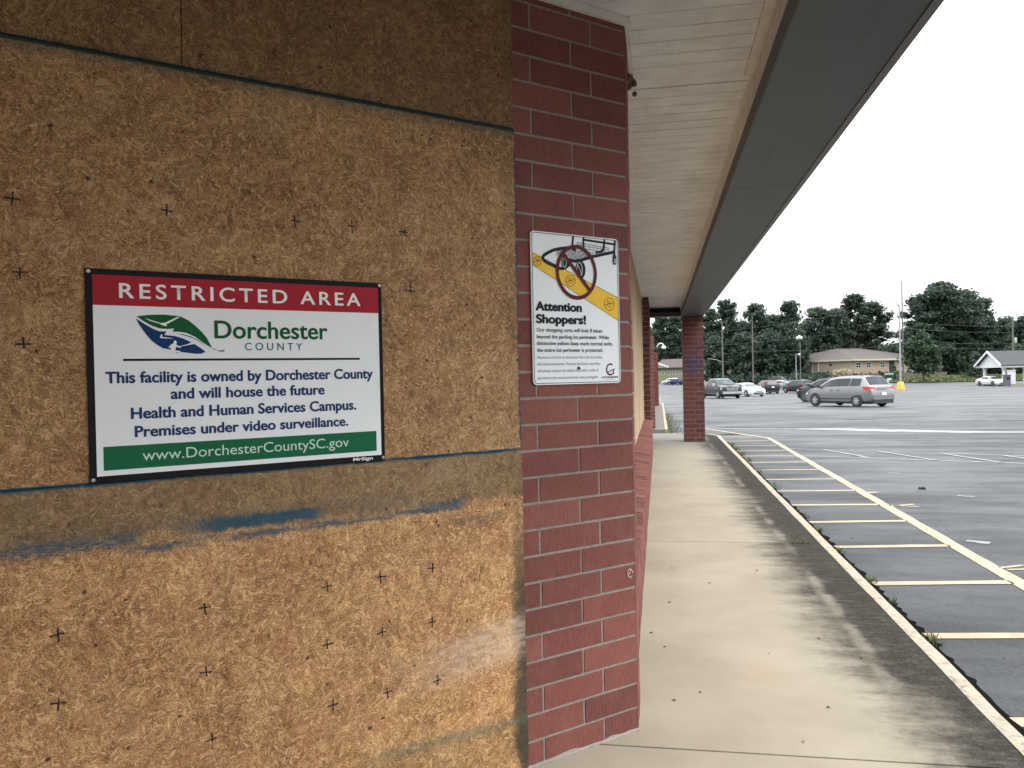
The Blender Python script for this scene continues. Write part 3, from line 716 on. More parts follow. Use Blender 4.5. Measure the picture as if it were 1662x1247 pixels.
mb = MB(); mb.box(-3.34, -.62, .001, .03, 0, 2.99); bk = mb.build('stud_backing', M['dark_open'], pmid)
MARKS = [(-2.206, 2.005), (-1.822, 2.008), (-1.439, 2.014), (-1.246, 2.013), (-1.054, 2.013), (-2.194, 1.808), (-1.036, 1.81), (-2.194, 1.618), (-0.975, 0.831), (-1.17, 0.831), (-1.36, 0.832), (-1.744, 0.828), (-2.131, 0.825), (-0.978, 0.641), (-1.172, 0.644), (-1.365, 0.643), (-1.746, 0.637), (-2.133, 0.635), (-0.963, 0.432), (-1.157, 0.436), (-1.349, 0.441), (-1.735, 0.433), (-2.13, .432)]
q = random.Random(8)
for par, sel in ((pmid, lambda z: z > 1.23), (plow, lambda z: z < 1.23)):
    for (x, z) in MARKS:
        if not sel(z): continue
        mb = MB(); yy = -.0128
        for ang, ln in ((q.uniform(-.12, .12), q.uniform(.014, .019)), (math.pi/2+q.uniform(-.12, .12), q.uniform(.014, .021))):
            dx, dz = math.cos(ang)*ln, math.sin(ang)*ln; nx, nz_ = -math.sin(ang)*.0024, math.cos(ang)*.0024
            ox, oz = q.uniform(-.003, .003), q.uniform(-.003, .003)
            for s_ in range(4):
                t0, t1 = -1+s_*.5, -.5+s_*.5; w0, w1 = q.uniform(.6, 1.2), q.uniform(.6, 1.2)
                P = lambda t, w_: (x+ox+dx*t+nx*w_, yy, z+oz+dz*t+nz_*w_)
                mb.quad(P(t0, -w0), P(t1, -w1), P(t1, w1), P(t0, w0))
            yy -= .0004
        mb.build('marker_cross', M['ink'], par)
mb = MB(); mb.lathe([(.004, -.0135), (.0035, -.0128)], 10, 'Y', (-.78, 0, 2.011)); mb.build('nail_head', M['ink'], pmid); mb = MB(); mb.lathe([(.0045, -.0135), (.004, -.0128)], 10, 'Y', (-1.077, 0, 2.321)); mb.build('nail_head', M['ink'], pmid)

# ------------------------------------------------------------------ signs
def text_mesh(body, bold=0.0, space=1.0):
    c = bpy.data.curves.new('lettering', 'FONT'); c.body = body; c.size = 1.0; c.offset = bold; c.space_character = space
    c.resolution_u = 6
    o = bpy.data.objects.new('lettering', c); COL.objects.link(o)
    dg = bpy.context.evaluated_depsgraph_get(); me = bpy.data.meshes.new_from_object(o.evaluated_get(dg))
    bpy.data.objects.remove(o); bpy.data.curves.remove(c)
    me.materials.clear(); return me
_h = {}
def cap_h(bold):
    if bold not in _h:
        me = text_mesh('H', bold); _h[bold] = max(v.co.y for v in me.vertices)
    return _h[bold]
def letter(par, base, body, x0, x1, z, cap, y, mat, bold=0.0, space=1.0, sl=0.0, shear=0.0, fat=0.0):
    me = text_mesh(body, bold, space); xs_ = [v.co.x for v in me.vertices]; a, b = min(xs_), max(xs_)
    kx = (x1-x0)/(b-a); kz = cap/cap_h(bold)
    for v in me.vertices:
        X = x0+(v.co.x-a)*kx; Z = z+v.co.y*kz+sl*(X-x0)
        v.co = (X-base[0]+shear*v.co.y*kz, y, Z-base[1])
    if fat:                                   # heavier strokes: the same glyphs laid twice more, a hair apart
        bm = bmesh.new(); bm.from_mesh(me); src = bm.copy(); bm.free(); out_ = bmesh.new(); tmp = bpy.data.meshes.new('lettering')
        for i_, (dx, dz) in enumerate(((0, 0), (fat, 0), (-fat, 0), (0, fat*.6), (0, -fat*.6))):
            c_ = src.copy()
            for v in c_.verts: v.co.x += dx; v.co.z += dz; v.co.y -= .00005*i_
            c_.to_mesh(tmp); c_.free(); out_.from_mesh(tmp)
        out_.to_mesh(me); out_.free(); src.free(); bpy.data.meshes.remove(tmp)
    me.materials.append(M[mat]); me.name = 'lettering'
    o = bpy.data.objects.new('lettering', me); COL.objects.link(o); o.parent = par; return o
def flat(par, base, pts, y, mat, name):
    me = bpy.data.meshes.new(name); bm = bmesh.new()
    vs = [bm.verts.new((p[0]-base[0], y, p[1]-base[1])) for p in pts]
    f = bm.faces.new(vs); bm.normal_update()
    if f.normal.y > 0: f.normal_flip()
    bmesh.ops.triangulate(bm, faces=bm.faces[:]); bm.to_mesh(me); bm.free(); me.materials.append(M[mat])
    o = bpy.data.objects.new(name, me); COL.objects.link(o); o.parent = par; return o
def strokes(par, base, lines, y, mat, name):
    mb = MB()
    for pts, wd in lines:
        for i in range(len(pts)-1):
            p, q_ = Vector(pts[i]), Vector(pts[i+1]); d = q_-p
            if d.length < 1e-6: continue
            d.normalize(); nn = Vector((-d.y, d.x))*wd/2; e = d*wd*.3
            P = [p-e-nn, q_+e-nn, q_+e+nn, p-e+nn]; yy = y-.00006*((i*7+len(mb.f)) % 9)
            mb.quad(*[(v.x-base[0], yy, v.y-base[1]) for v in P])
    return mb.build(name, M[mat], par)
def smooth2(pts, n=4, closed=True):
    o = []; k = len(pts)
    for i in range(k if closed else k-1):
        p0, p1, p2, p3 = [Vector(pts[(i+j) % k] if closed else pts[min(max(i+j, 0), k-1)]) for j in (-1, 0, 1, 2)]
        for s_ in range(n):
            t = s_/n; o.append(tuple(.5*((2*p1)+(p2-p0)*t+(2*p0-5*p1+4*p2-p3)*t*t+(3*p1-p0-3*p2+p3)*t**3)))
    if not closed: o.append(tuple(pts[-1]))
    return o

SB = (-1.596, 1.2285)
sg = thing('restricted_area_sign', 'white restricted area sign with red and green bands, screwed to the strand board', 'sign', WP(SB[0], -.016, SB[1]), WROT)
mb = MB(); mb.box(-2.0425-SB[0], -1.1483-SB[0], -.004, .003, 0, 1.8282-SB[1]); mb.build('backing_board', M['sign_black'], sg)
def sx(x0, x1, z0, z1, y, mat, name):
    mb = MB(); mb.quad((x0-SB[0], y, z0-SB[1]), (x1-SB[0], y, z0-SB[1]), (x1-SB[0], y, z1-SB[1]), (x0-SB[0], y, z1-SB[1])); return mb.build(name, M[mat], sg)
sx(-2.0245, -1.1618, 1.2470, 1.8118, -.0048, 'sign_white', 'face'); sx(-2.0245, -1.1618, 1.7262, 1.8118, -.0054, 'sign_red', 'banner')
sx(-2.0071, -1.1790, 1.2620, 1.3288, -.0054, 'sign_green', 'banner'); sx(-1.9510, -1.2327, 1.5690, 1.5755, -.0054, 'sign_black', 'rule')
letter(sg, SB, 'RESTRICTED AREA', -1.9565, -1.2268, 1.7485, .041, -.006, 'print_white', .004, 1.32, fat=.0009)
letter(sg, SB, 'Dorchester', -1.6982, -1.3436, 1.6368, .0523, -.006, 'logo_green', .006, fat=.0010)
letter(sg, SB, 'COUNTY', -1.6092, -1.4290, 1.6006, .0226, -.006, 'sign_navy', .0, 1.55)
for body, x0, x1, z, cap in (('This facility is owned by Dorchester County', -1.9968, -1.1880, 1.5072, .0315), ('and will house the future', -1.8260, -1.3585, 1.4580, .0310),
                             ('Health and Human Services Campus.', -1.9336, -1.2502, 1.4045, .0312), ('Premises under video surveillance.', -1.9246, -1.2801, 1.3523, .0305)):
    letter(sg, SB, body, x0, x1, z, cap, -.006, 'sign_navy', .010, fat=.0010)
letter(sg, SB, 'www.DorchesterCountySC.gov', -1.9070, -1.2784, 1.2832, .0305, -.006, 'print_pale', .0)
letter(sg, SB, 'MrSign', -1.2650, -1.1945, 1.2334, .0105, -.0048, 'print_white', .02, 1.0, 0, .2)
leafG = [(-1.9137, 1.6971), (-1.8819, 1.7016), (-1.8445, 1.7037), (-1.7996, 1.7004), (-1.7944, 1.6996), (-1.7718, 1.688), (-1.7543, 1.6735), (-1.735, 1.6541), (-1.721, 1.6363), (-1.7071, 1.6071), (-1.6908, 1.5996), (-1.6741, 1.5996), (-1.6722, 1.6034), (-1.6709, 1.5967), (-1.6816, 1.5958), (-1.7017, 1.6024), (-1.7304, 1.6212), (-1.7551, 1.6407), (-1.7797, 1.6516), (-1.8007, 1.6544), (-1.8172, 1.6542), (-1.8127, 1.664), (-1.8318, 1.6619), (-1.8523, 1.6634), (-1.8725, 1.6703), (-1.894, 1.6826)]
birdP = [(-1.8921, 1.6926), (-1.8772, 1.6875), (-1.8502, 1.679), (-1.8382, 1.68), (-1.8208, 1.6888), (-1.7988, 1.6995), (-1.7953, 1.6983), (-1.8156, 1.6861), (-1.8349, 1.6753), (-1.8315, 1.6711), (-1.8367, 1.6701), (-1.8452, 1.6727), (-1.852, 1.6771), (-1.8789, 1.6848)]
leafB = [(-1.915, 1.6912), (-1.8942, 1.6763), (-1.8693, 1.6613), (-1.8542, 1.6551), (-1.8345, 1.6545), (-1.8399, 1.6443), (-1.8115, 1.6419), (-1.7889, 1.6347), (-1.7662, 1.6237), (-1.7751, 1.619), (-1.7574, 1.6187), (-1.7415, 1.6079), (-1.7256, 1.5948), (-1.7401, 1.5895), (-1.7527, 1.5895), (-1.7811, 1.5929), (-1.7933, 1.5948), (-1.8056, 1.592), (-1.8178, 1.5948), (-1.8262, 1.6021), (-1.8451, 1.6058), (-1.8619, 1.6167), (-1.8768, 1.6293), (-1.8931, 1.6509), (-1.9076, 1.6742)]
kayP = [(-1.8109, 1.629), (-1.8066, 1.6244), (-1.8085, 1.617), (-1.8034, 1.6133), (-1.7982, 1.6115), (-1.7938, 1.6133), (-1.7752, 1.6181), (-1.7627, 1.6219), (-1.7583, 1.6182), (-1.7929, 1.612), (-1.7983, 1.6068), (-1.8087, 1.6105), (-1.8116, 1.5985), (-1.8002, 1.5985), (-1.7951, 1.5938), (-1.816, 1.5938), (-1.8263, 1.6003), (-1.8218, 1.6067), (-1.8304, 1.6076), (-1.8224, 1.6169), (-1.8154, 1.6206), (-1.8153, 1.6262)]
swP = [(-1.8078, 1.6484), (-1.7886, 1.6468), (-1.7693, 1.6414), (-1.7481, 1.6314), (-1.7243, 1.6127), (-1.75, 1.6304), (-1.7711, 1.6396), (-1.7904, 1.6449)]
wvP = [(-1.8485, 1.6475), (-1.8530, 1.6370), (-1.8490, 1.6350), (-1.8150, 1.6340), (-1.8300, 1.6368), (-1.8470, 1.6385), (-1.8455, 1.6430)]
flat(sg, SB, leafG, -.0056, 'logo_green', 'emblem'); flat(sg, SB, leafB, -.0056, 'logo_blue', 'emblem')
for p in (birdP, kayP, wvP): flat(sg, SB, p, -.0061, 'print_white', 'emblem_figure')
flat(sg, SB, swP, -.0061, 'logo_blue', 'emblem_stroke')
for x, z in ((-2.034, 1.8198), (-1.1555, 1.8196), (-1.1560, 1.2375), (-2.034, 1.2375)):
    mb = MB(); mb.lathe([(.0058, -.0042), (.0052, -.0068), (.0022, -.0072)], 12, 'Y', (x-SB[0], 0, z-SB[1])); mb.box(x-SB[0]-.003, x-SB[0]+.003, -.0076, -.0070, z-SB[1]-.0006, z-SB[1]+.0006)
    mb.build('screw', M['screw'], sg)

AB = (-.2905, 1.4680)
ag = thing('cart_notice_sign', 'white Attention Shoppers notice with crossed-out cart and yellow band on the brick pier', 'sign', WP(AB[0], -.006, AB[1]), WROT)
def rrect(x0, x1, z0, z1, r, n=6):
    o = []
    for cx, cz, a0 in ((x1-r, z0+r, -90), (x1-r, z1-r, 0), (x0+r, z1-r, 90), (x0+r, z0+r, 180)):
        for k in range(n+1): a = math.radians(a0+90*k/n); o.append((cx+r*math.cos(a), cz+r*math.sin(a)))
    return o
pl = [(a-AB[0], b-AB[1]) for a, b in rrect(-.5145, -.0668, 1.4680, 2.0638, .018)]
mb = MB(); k = len(pl)
mb.add([(a, -.002, b) for a, b in pl]+[(a, .0015, b) for a, b in pl], [tuple(range(k)), tuple(range(2*k-1, k-1, -1))]+[(i, (i+1) % k, k+(i+1) % k, k+i) for i in range(k)])
mb.build('plate', M['sign_white'], ag)
bl = rrect(-.5085, -.0728, 1.4740, 2.0578, .014); strokes(ag, AB, [(bl+[bl[0]], .0022)], -.0036, 'print_black', 'border_line')
bx0, bx1 = -.5075, -.0738
flat(ag, AB, [(bx0, 1.9800), (bx1, 1.8215), (bx1, 1.7262), (bx0, 1.9325)], -.0026, 'amber', 'yellow_band')
strokes(ag, AB, [([(bx0, 1.9800), (bx1, 1.8215)], .0016), ([(bx0, 1.9325), (bx1, 1.7262)], .0016)], -.0031, 'print_black', 'band_edge')
cart = [([(-.304, 2.0570), (-.308, 2.03), (-.311, 2.006)], .0085), ([(-.2526, 2.0565), (-.2520, 2.018), (-.252, 2.004)], .0085), ([(-.2495, 2.0478), (-.083, 2.0415)], .0085),
        ([(-.1418, 2.0560), (-.1445, 2.026), (-.150, 2.013), (-.160, 2.006), (-.188, 2.0005)], .0095), ([(-.0839, 2.0560), (-.0885, 2.015), (-.0895, 1.99)], .0095),
        ([(-.0908, 2.0092), (-.16, 1.9935), (-.2025, 1.9838), (-.2655, 1.9648), (-.30, 1.958), (-.325, 1.9615)], .0125),
        (smooth2([(-.300, 2.012), (-.339, 2.0085), (-.395, 1.998), (-.4254, 1.9859), (-.4500, 1.9723), (-.4570, 1.959), (-.4394, 1.9459), (-.4072, 1.9348), (-.3745, 1.9255), (-.3500, 1.929), (-.3300, 1.942)], 3, False), .0125)]
strokes(ag, AB, cart, -.0037, 'print_black', 'cart_drawing')
thin = [([(-.287, 2.0345), (-.115, 2.0235)], .0018), ([(-.287, 2.0255), (-.118, 2.0145)], .0016), ([(-.247, 2.0115), (-.130, 2.0050)], .0016)]
for k in range(9):
    x = -.284+k*.020; thin.append(([(x, 2.035-.0013*k), (x+.003, 2.008-.0009*k)], .0013))
for k in range(7):
    t = k/6; thin.append(([(-.395+.115*t*.2-.005, 1.9885-.004*t+.012*(1-t)-.018*t), (-.20-.06*t, 1.998-.030*t)], .0016))
for k in range(8):
    t = k/7; thin.append(([(-.350+.15*t, 2.0035-.004*t), (-.395+.16*t, 1.975-.008*t)], .0012))
strokes(ag, AB, thin, -.0042, 'print_black', 'cart_wires')
def ell(cx, cz, rx, rz, n=40, a0=0, a1=360): return [(cx+rx*math.cos(math.radians(a0+(a1-a0)*k/n)), cz+rz*math.sin(math.radians(a0+(a1-a0)*k/n))) for k in range(n+1)]
flat(ag, AB, ell(-.2715, 1.9260, .026, .036, 28)[:-1], -.0047, 'print_black', 'cart_wheel'); strokes(ag, AB, [(ell(-.277, 1.927, .014, .027, 24), .0022), ([(-.285, 1.945), (-.265, 1.905)], .002)], -.0052, 'sign_white', 'wheel_glint')
flat(ag, AB, ell(-.3500, 1.949, .017, .026, 24)[:-1], -.0047, 'print_black', 'cart_wheel'); strokes(ag, AB, [(ell(-.352, 1.949, .009, .018, 20), .0020)], -.0052, 'sign_white', 'wheel_glint')
flat(ag, AB, rrect(-.0985, -.0805, 1.957, 1.999, .008), -.0047, 'print_black', 'cart_wheel'); strokes(ag, AB, [(ell(-.0885, 1.972, .003, .009, 14), .002)], -.0052, 'sign_white', 'wheel_glint')
ring = MB(); n = 56; oc, ocz = -.2915, 1.9142
for k in range(n):
    P = []
    for r_, kk in ((1, k), (1, k+1), (.86, k+1), (.86, k)):
        a = 2*math.pi*kk/n; P.append((oc+.1045*r_*math.cos(a)-AB[0], -.0056, ocz+.1095*r_*math.sin(a)-AB[1]))
    ring.quad(*P)
a, b = Vector((-.3625, 1.990)), Vector((-.2225, 1.842)); d = (b-a).normalized(); nn = Vector((-d.y, d.x))*.0075
ring.quad(*[(v.x-AB[0], -.0058, v.y-AB[1]) for v in (a-nn, b-nn, b+nn, a+nn)])
ring.build('prohibition_ring', M['maroon'], ag)
for cx, cz, r_ in ((-.4843, 1.947, .019), (-.3223, 1.8789, .0235), (-.1221, 1.7927, .0275)):
    s_ = r_/.0275
    strokes(ag, AB, [(ell(cx, cz, r_, r_*.92, 26), .0017), ([(cx-r_*.9, cz-r_*.15), (cx+r_*.9, cz+r_*.22)], .0017),
                     ([(cx-.010*s_, cz+.016*s_), (cx-.007*s_, cz+.002*s_), (cx+.006*s_, cz+.004*s_)], .0016), ([(cx-.006*s_, cz+.012*s_), (cx+.010*s_, cz+.009*s_)], .0014),
                     ([(cx-.012*s_, cz-.006*s_), (cx+.004*s_, cz-.012*s_), (cx+.014*s_, cz-.001*s_)], .0014)], -.0034, 'print_black', 'band_mark')
letter(ag, AB, 'Attention', -.4952, -.2695, 1.7576, .0335, -.0036, 'print_black', .012, fat=.0022)
letter(ag, AB, 'Shoppers!', -.4938, -.2492, 1.7085, .0330, -.0036, 'print_black', .012, fat=.0022)
for body, x1, z in (('Our shopping carts will lock if taken', -.1625, 1.6750), ('beyond the parking lot perimeter. While', -.1283, 1.6485), ('distinctive yellow lines mark normal exits,', -.1080, 1.6228), ('the entire lot perimeter is protected.', -.1615, 1.5963)):
    letter(ag, AB, body, -.4938, x1, z, .0148, -.0036, 'print_black', .010)
for body, x1, z in (('Nuestros carritos no funcionan fuera de los limites', -.1655, 1.5700), ('del estacionamiento. Aunque las lineas amarillas', -.1780, 1.5440), ('distintivas indican las salidas normales, todo el', -.1890, 1.5174), ('perimetro del estacionamiento esta protegido.', -.1897, 1.4900)):
    letter(ag, AB, body, -.4930, x1, z, .0112, -.0036, 'print_grey', .0)
letter(ag, AB, 'GATEKEEPER', -.1720, -.0820, 1.4893, .0065, -.0036, 'print_black', .03, 1.1); letter(ag, AB, 'SYSTEMS', -.150, -.104, 1.4818, .004, -.0036, 'print_grey', .0, 1.5)
strokes(ag, AB, [(ell(-.1235, 1.5245, .020, .022, 22, 60, 290), .0055), ([(-.117, 1.5045), (-.106, 1.508)], .005)], -.0036, 'maroon', 'maker_emblem')
strokes(ag, AB, [([(-.142, 1.512), (-.120, 1.519), (-.101, 1.526)], .0035), ([(-.106, 1.508), (-.1055, 1.522)], .004)], -.0042, 'print_black', 'maker_emblem_bar')
for x, z in ((-.2982, 2.0036), (-.2904, 1.5316)):
    mb = MB(); mb.lathe([(.0062, -.004), (.0056, -.0075), (.0025, -.0082)], 12, 'Y', (x-AB[0], 0, z-AB[1])); mb.build('screw', M['print_black'], ag)
    mb = MB(); mb.lathe([(.0026, -.0086), (.0022, -.0096)], 10, 'Y', (x-AB[0]+.002, 0, z-AB[1]+.001)); mb.build('screw_tip', M['screw'], ag)

mb = MB(); q = random.Random(77); rg = [(-.032+.013*math.cos(a_)+q.uniform(-.002, .002), .668+.017*math.sin(a_)+q.uniform(-.002, .002)) for a_ in [k*.42 for k in range(14)]]
strokes(pier, (0, 0), [(rg, .0045), ([rg[3], (-.038, .662), rg[8]], .004)], -.0035, 'chalk', 'chalk_ring')
# mud nest at the top of the pier
mb = MB(); q = random.Random(2)
for k in range(9):
    c = (-.118+q.uniform(-.02, .03), 4.02+q.uniform(-.06, .06), 2.945+q.uniform(-.05, .035)); r_ = q.uniform(.012, .024)
    mb.lathe([(.3*r_, -r_), (.8*r_, -.6*r_), (r_, 0), (.8*r_, .6*r_), (.3*r_, r_)], 9, 'Z', c)
o = mb.build('wasp_nest', plain('dried_mud', (.13, .11, .08), .95), smooth=60); tag(o, 'small brown mud wasp nest where the pier meets the soffit', 'wasp nest')
#@@PART2@@
# ------------------------------------------------------------------ vehicles
def lat_dep(P):
    d = Vector((P.x, P.y)).normalized(); return Vector((d.y, -d.x)), d
TYPES = {
 # x, z bottom, z belt, z top, half width, half width of the roof edge  (front is +x)
 'minivan': dict(st=[(2.46,.34,.66,.70,.62,.55),(2.38,.24,.78,.83,.84,.74),(2.05,.20,.92,.98,.94,.80),(1.50,.20,1.02,1.08,.965,.83),(.62,.20,1.06,1.60,.975,.72),(.05,.20,1.08,1.71,.98,.73),(-1.0,.20,1.10,1.73,.98,.73),(-1.82,.22,1.12,1.70,.97,.71),(-2.28,.26,1.12,1.17,.93,.80),(-2.40,.30,.92,.96,.88,.78),(-2.47,.36,.66,.70,.80,.70)],
   ws=(3,4), rw=(7,8), sw=[(3,4,.30,.97),(4,6,.02,.49),(4,6,.51,.985),(6,7,.03,.86)], wheels=(1.52,-1.50), wr=.335, H=1.75),
 'suv': dict(st=[(2.24,.36,.72,.76,.60,.52),(2.16,.26,.88,.93,.82,.72),(1.85,.24,.98,1.04,.91,.78),(1.22,.24,1.06,1.13,.925,.80),(.45,.24,1.08,1.58,.93,.68),(-.1,.24,1.10,1.66,.93,.69),(-1.1,.24,1.13,1.67,.93,.68),(-1.85,.26,1.15,1.60,.92,.64),(-2.15,.30,1.10,1.14,.89,.76),(-2.24,.36,.78,.82,.84,.74)],
   ws=(3,4), rw=(7,8), sw=[(3,4,.34,.97),(4,6,.02,.48),(4,6,.51,.98),(6,7,.05,.80)], wheels=(1.32,-1.30), wr=.35, H=1.68),
 'sedan': dict(st=[(2.40,.30,.56,.60,.62,.52),(2.32,.20,.70,.75,.82,.70),(1.95,.18,.80,.87,.90,.76),(1.20,.18,.90,.98,.91,.80),(.40,.18,.92,1.34,.915,.62),(-.2,.18,.94,1.44,.915,.62),(-.85,.18,.95,1.41,.91,.62),(-1.60,.20,.96,1.05,.90,.78),(-2.20,.24,.94,1.00,.87,.74),(-2.36,.32,.78,.82,.82,.70),(-2.40,.40,.60,.64,.78,.68)],
   ws=(3,4), rw=(6,7), sw=[(3,4,.36,.97),(4,5,.03,.98),(5,6,.04,.96),(6,7,.04,.40)], wheels=(1.42,-1.36), wr=.325, H=1.46),
 'pickup': dict(st=[(2.92,.44,.86,.92,.86,.78),(2.84,.36,1.06,1.12,.97,.86),(2.40,.34,1.12,1.20,.99,.88),(1.55,.34,1.20,1.28,1.0,.88),(.90,.34,1.24,1.80,1.0,.74),(.40,.34,1.25,1.90,1.0,.76),(-.85,.34,1.26,1.90,1.0,.76),(-1.15,.34,1.26,1.30,1.0,.92),(-1.2,.34,1.24,1.26,1.0,.94),(-2.80,.40,1.24,1.26,.99,.94),(-2.90,.46,1.16,1.18,.97,.92)],
   ws=(3,4), rw=(6,7), sw=[(3,4,.36,.97),(4,5,.04,.98),(5,6,.03,.95)], wheels=(1.85,-1.75), wr=.40, H=1.92),
}
def section(st, k):
    x, zb, zl, zt, wd, wr = st; gh = (zt-zl) > .2; e = .10 if gh else .025
    return [(x, 0, zb), (x, wd*.84, zb), (x, wd*.965, zb+.10), (x, wd, zb+(zl-zb)*.52), (x, wd*.975, zl), (x, wr, zt-e), (x, wr*.86, zt-e*.22), (x, 0, zt)]
def vehicle(kind, name, label, cat, anchor, heading, paint, px=None, lens='red', group=None, glass='glass', rim='alloy', lower=None, grille='dark', rails=False, scale=1.0, two=False, plate=True):
    """anchor: local (x, y) contact point that stands at the lot point px; heading: angle to the line of sight, 0 = driving away, + = to the right"""
    T = TYPES[kind]; P = G(*px); lt, dp = lat_dep(P)
    a = math.radians(heading); hv = lt*math.sin(a) + dp*math.cos(a); rz = math.atan2(hv.y, hv.x)
    off = Vector((anchor[0]*math.cos(rz)-anchor[1]*math.sin(rz), anchor[0]*math.sin(rz)+anchor[1]*math.cos(rz)))*scale
    t = thing(name, label, cat, (P.x-off.x, P.y-off.y, lotz(P.x, P.y)+.002), rz, group); t.scale = (scale,)*3
    S = [section(s_, i) for i, s_ in enumerate(T['st'])]; full = []
    for sct in S:
        full.append([(p[0], -p[1], p[2]) for p in sct[::-1]][:-1] + sct)      # right roof centre .. right sill .. left .. roof centre
    n = len(full[0]); mb = MB()
    for i, r_ in enumerate(full):
        b = len(mb.v); mb.v += r_
        if i:
            for k in range(n-1):
                mb.f.append([b-n+k, b-n+k+1, b+k+1, b+k]); mb.t.append(.5); z_ = (r_[k][2]+r_[k+1][2]+full[i-1][k][2])/3
                mb.m.append(1 if lower and z_ < .62 and abs(r_[k][1]) > .3 else 0)
            mb.f.append([b-n+n-1, b-n, b, b+n-1]); mb.t.append(.5); mb.m.append(0)
    mb.f.append(list(range(n))); mb.m.append(0); mb.t.append(.5); e = len(mb.v)-n; mb.f.append([e+k for k in range(n)]); mb.m.append(0); mb.t.append(.5)
    me_ = mb.build('body', [M[paint], M[lower] if lower else M[paint]], t, smooth=34)
    def pt(i, k, side): x, y, z = S[i][k]; return Vector((x, y*side, z))
    def pane(nm, P4, mat, inset=(.04, .05), out=.009, sub=1):
        A_, B_, C_, D_ = P4        # A->B along, A->D up
        f = lambda u, v: (A_*(1-u)+B_*u)*(1-v)+(D_*(1-u)+C_*u)*v
        nrm = (B_-A_).cross(D_-A_)
        cen = (A_+B_+C_+D_)/4 - Vector((0, 0, .8)); 
        if nrm.dot(cen) < 0: nrm = -nrm
        nrm.normalize(); mb2 = MB()
        u0, u1, v0, v1 = inset[0], 1-inset[0], inset[1], 1-inset[1]
        vs = [f(u0, v0)+nrm*out, f(u1, v0)+nrm*out, f(u1, v1)+nrm*out, f(u0, v1)+nrm*out]
        mb2.quad(*vs); return mb2.build(nm, M[mat], t)
    def along(k, tt, side):
        i = min(int(tt), len(S)-2); return pt(i, k, side).lerp(pt(i+1, k, side), tt-i)
    for side in (1, -1):
        for (i, j, u0, u1) in T['sw']:
            t0, t1 = i+u0*(j-i), i+u1*(j-i); ts = [t0]+[float(k) for k in range(int(t0)+1, int(math.ceil(t1)))]+[t1]
            mb2 = MB(); lo_, hi_ = [], []
            for k_, tt in enumerate(ts):
                B_, T_ = along(4, tt, side), along(5, tt, side); n_ = Vector((0, side*(T_.z-B_.z), abs(T_.y-B_.y))).normalized()*.012
                lo_.append(B_.lerp(T_, .10)+n_); hi_.append(B_.lerp(T_, .90)+n_)
            for k_ in range(len(ts)-1): mb2.quad(lo_[k_], lo_[k_+1], hi_[k_+1], hi_[k_])
            mb2.build('side_window', M['glass_light' if (i == 3 and kind == 'minivan') else glass], t)
    i, j = T['ws']; mb2 = MB(); 
    for nm, (i, j), gl in (('windshield', T['ws'], 'glass_light'), ('rear_window', T['rw'], glass)):
        if kind == 'pickup' and nm == 'rear_window': continue
        mb2 = MB(); nn = (pt(j, 7, 1)-pt(i, 7, 1)).cross(Vector((0, 1, 0)))
        if nn.z < 0: nn = -nn
        nn.normalize(); o_ = nn*.010
        ks = [(5, -1), (6, -1), (7, 1), (6, 1), (5, 1)]
        lo, hi = (.07, .95) if nm == 'windshield' else (.06, .90)
        row0 = [pt(i, k, s_).lerp(pt(j, k, s_), lo)+o_ for k, s_ in ks]; row1 = [pt(i, k, s_).lerp(pt(j, k, s_), hi)+o_ for k, s_ in ks]
        for r_ in (row0, row1):
            c0 = (r_[0]+r_[4])/2
            for k in (0, 4): r_[k] = c0+(r_[k]-c0)*.95
        for k in range(4): mb2.quad(row0[k], row0[k+1], row1[k+1], row1[k])
        mb2.build(nm, M[gl], t, smooth=60)
    # wheels
    R_ = T['wr']; wy = T['st'][3][4]
    for wx in T['wheels']:
        for side in (1, -1):
            mb2 = MB(); c = (wx, side*(wy-.012), R_+.03)
            pf = [(R_*1.19, -.012), (R_*1.19, .016)] if side > 0 else [(R_*1.19, .012), (R_*1.19, -.016)]
            pts = []
            for r_, h in pf: pts.append((r_, h))
            mb2.lathe(pts, 26, 'Y', c); mb2.build('wheel_arch', M['plastic'], t)
            mb2 = MB(); w0 = .19; y0 = side*(wy-.165)
            prof = [(R_*.62, 0), (R_*.93, .0), (R_, .03), (R_, w0-.03), (R_*.93, w0), (R_*.64, w0+.004)]
            mb2.lathe([(r_, side*h) for r_, h in prof], 26, 'Y', (wx, y0, R_)); ty = mb2.build('wheel', M['rubber'], t, smooth=40)
            mb2 = MB(); yo = y0+side*(w0+.006)
            mb2.lathe([(R_*.66, 0), (R_*.60, side*.004), (R_*.57, -side*.03), (.02, -side*.03)], 24, 'Y', (wx, yo, R_), 1)
            for k in range(7):
                a_ = 2*math.pi*k/7+.2
                ca, sa = math.cos(a_), math.sin(a_); w_ = R_*.11
                P_ = [(R_*.13, -w_), (R_*.62, -w_*.8), (R_*.62, w_*.8), (R_*.13, w_)]
                mb2.quad(*[(wx+r_*ca-s_*sa, yo+side*.004, R_+r_*sa+s_*ca) for r_, s_ in P_])
            mb2.lathe([(R_*.17, -side*.02), (R_*.15, side*.008)], 14, 'Y', (wx, yo, R_))
            mb2.build('rim', [M[rim], M['alloy_dark']], ty)
    # lights, bumpers, mirrors, plates
    f0, f1 = T['st'][1], T['st'][2]; b1, b0 = T['st'][-2], T['st'][-1]; H = T['H']
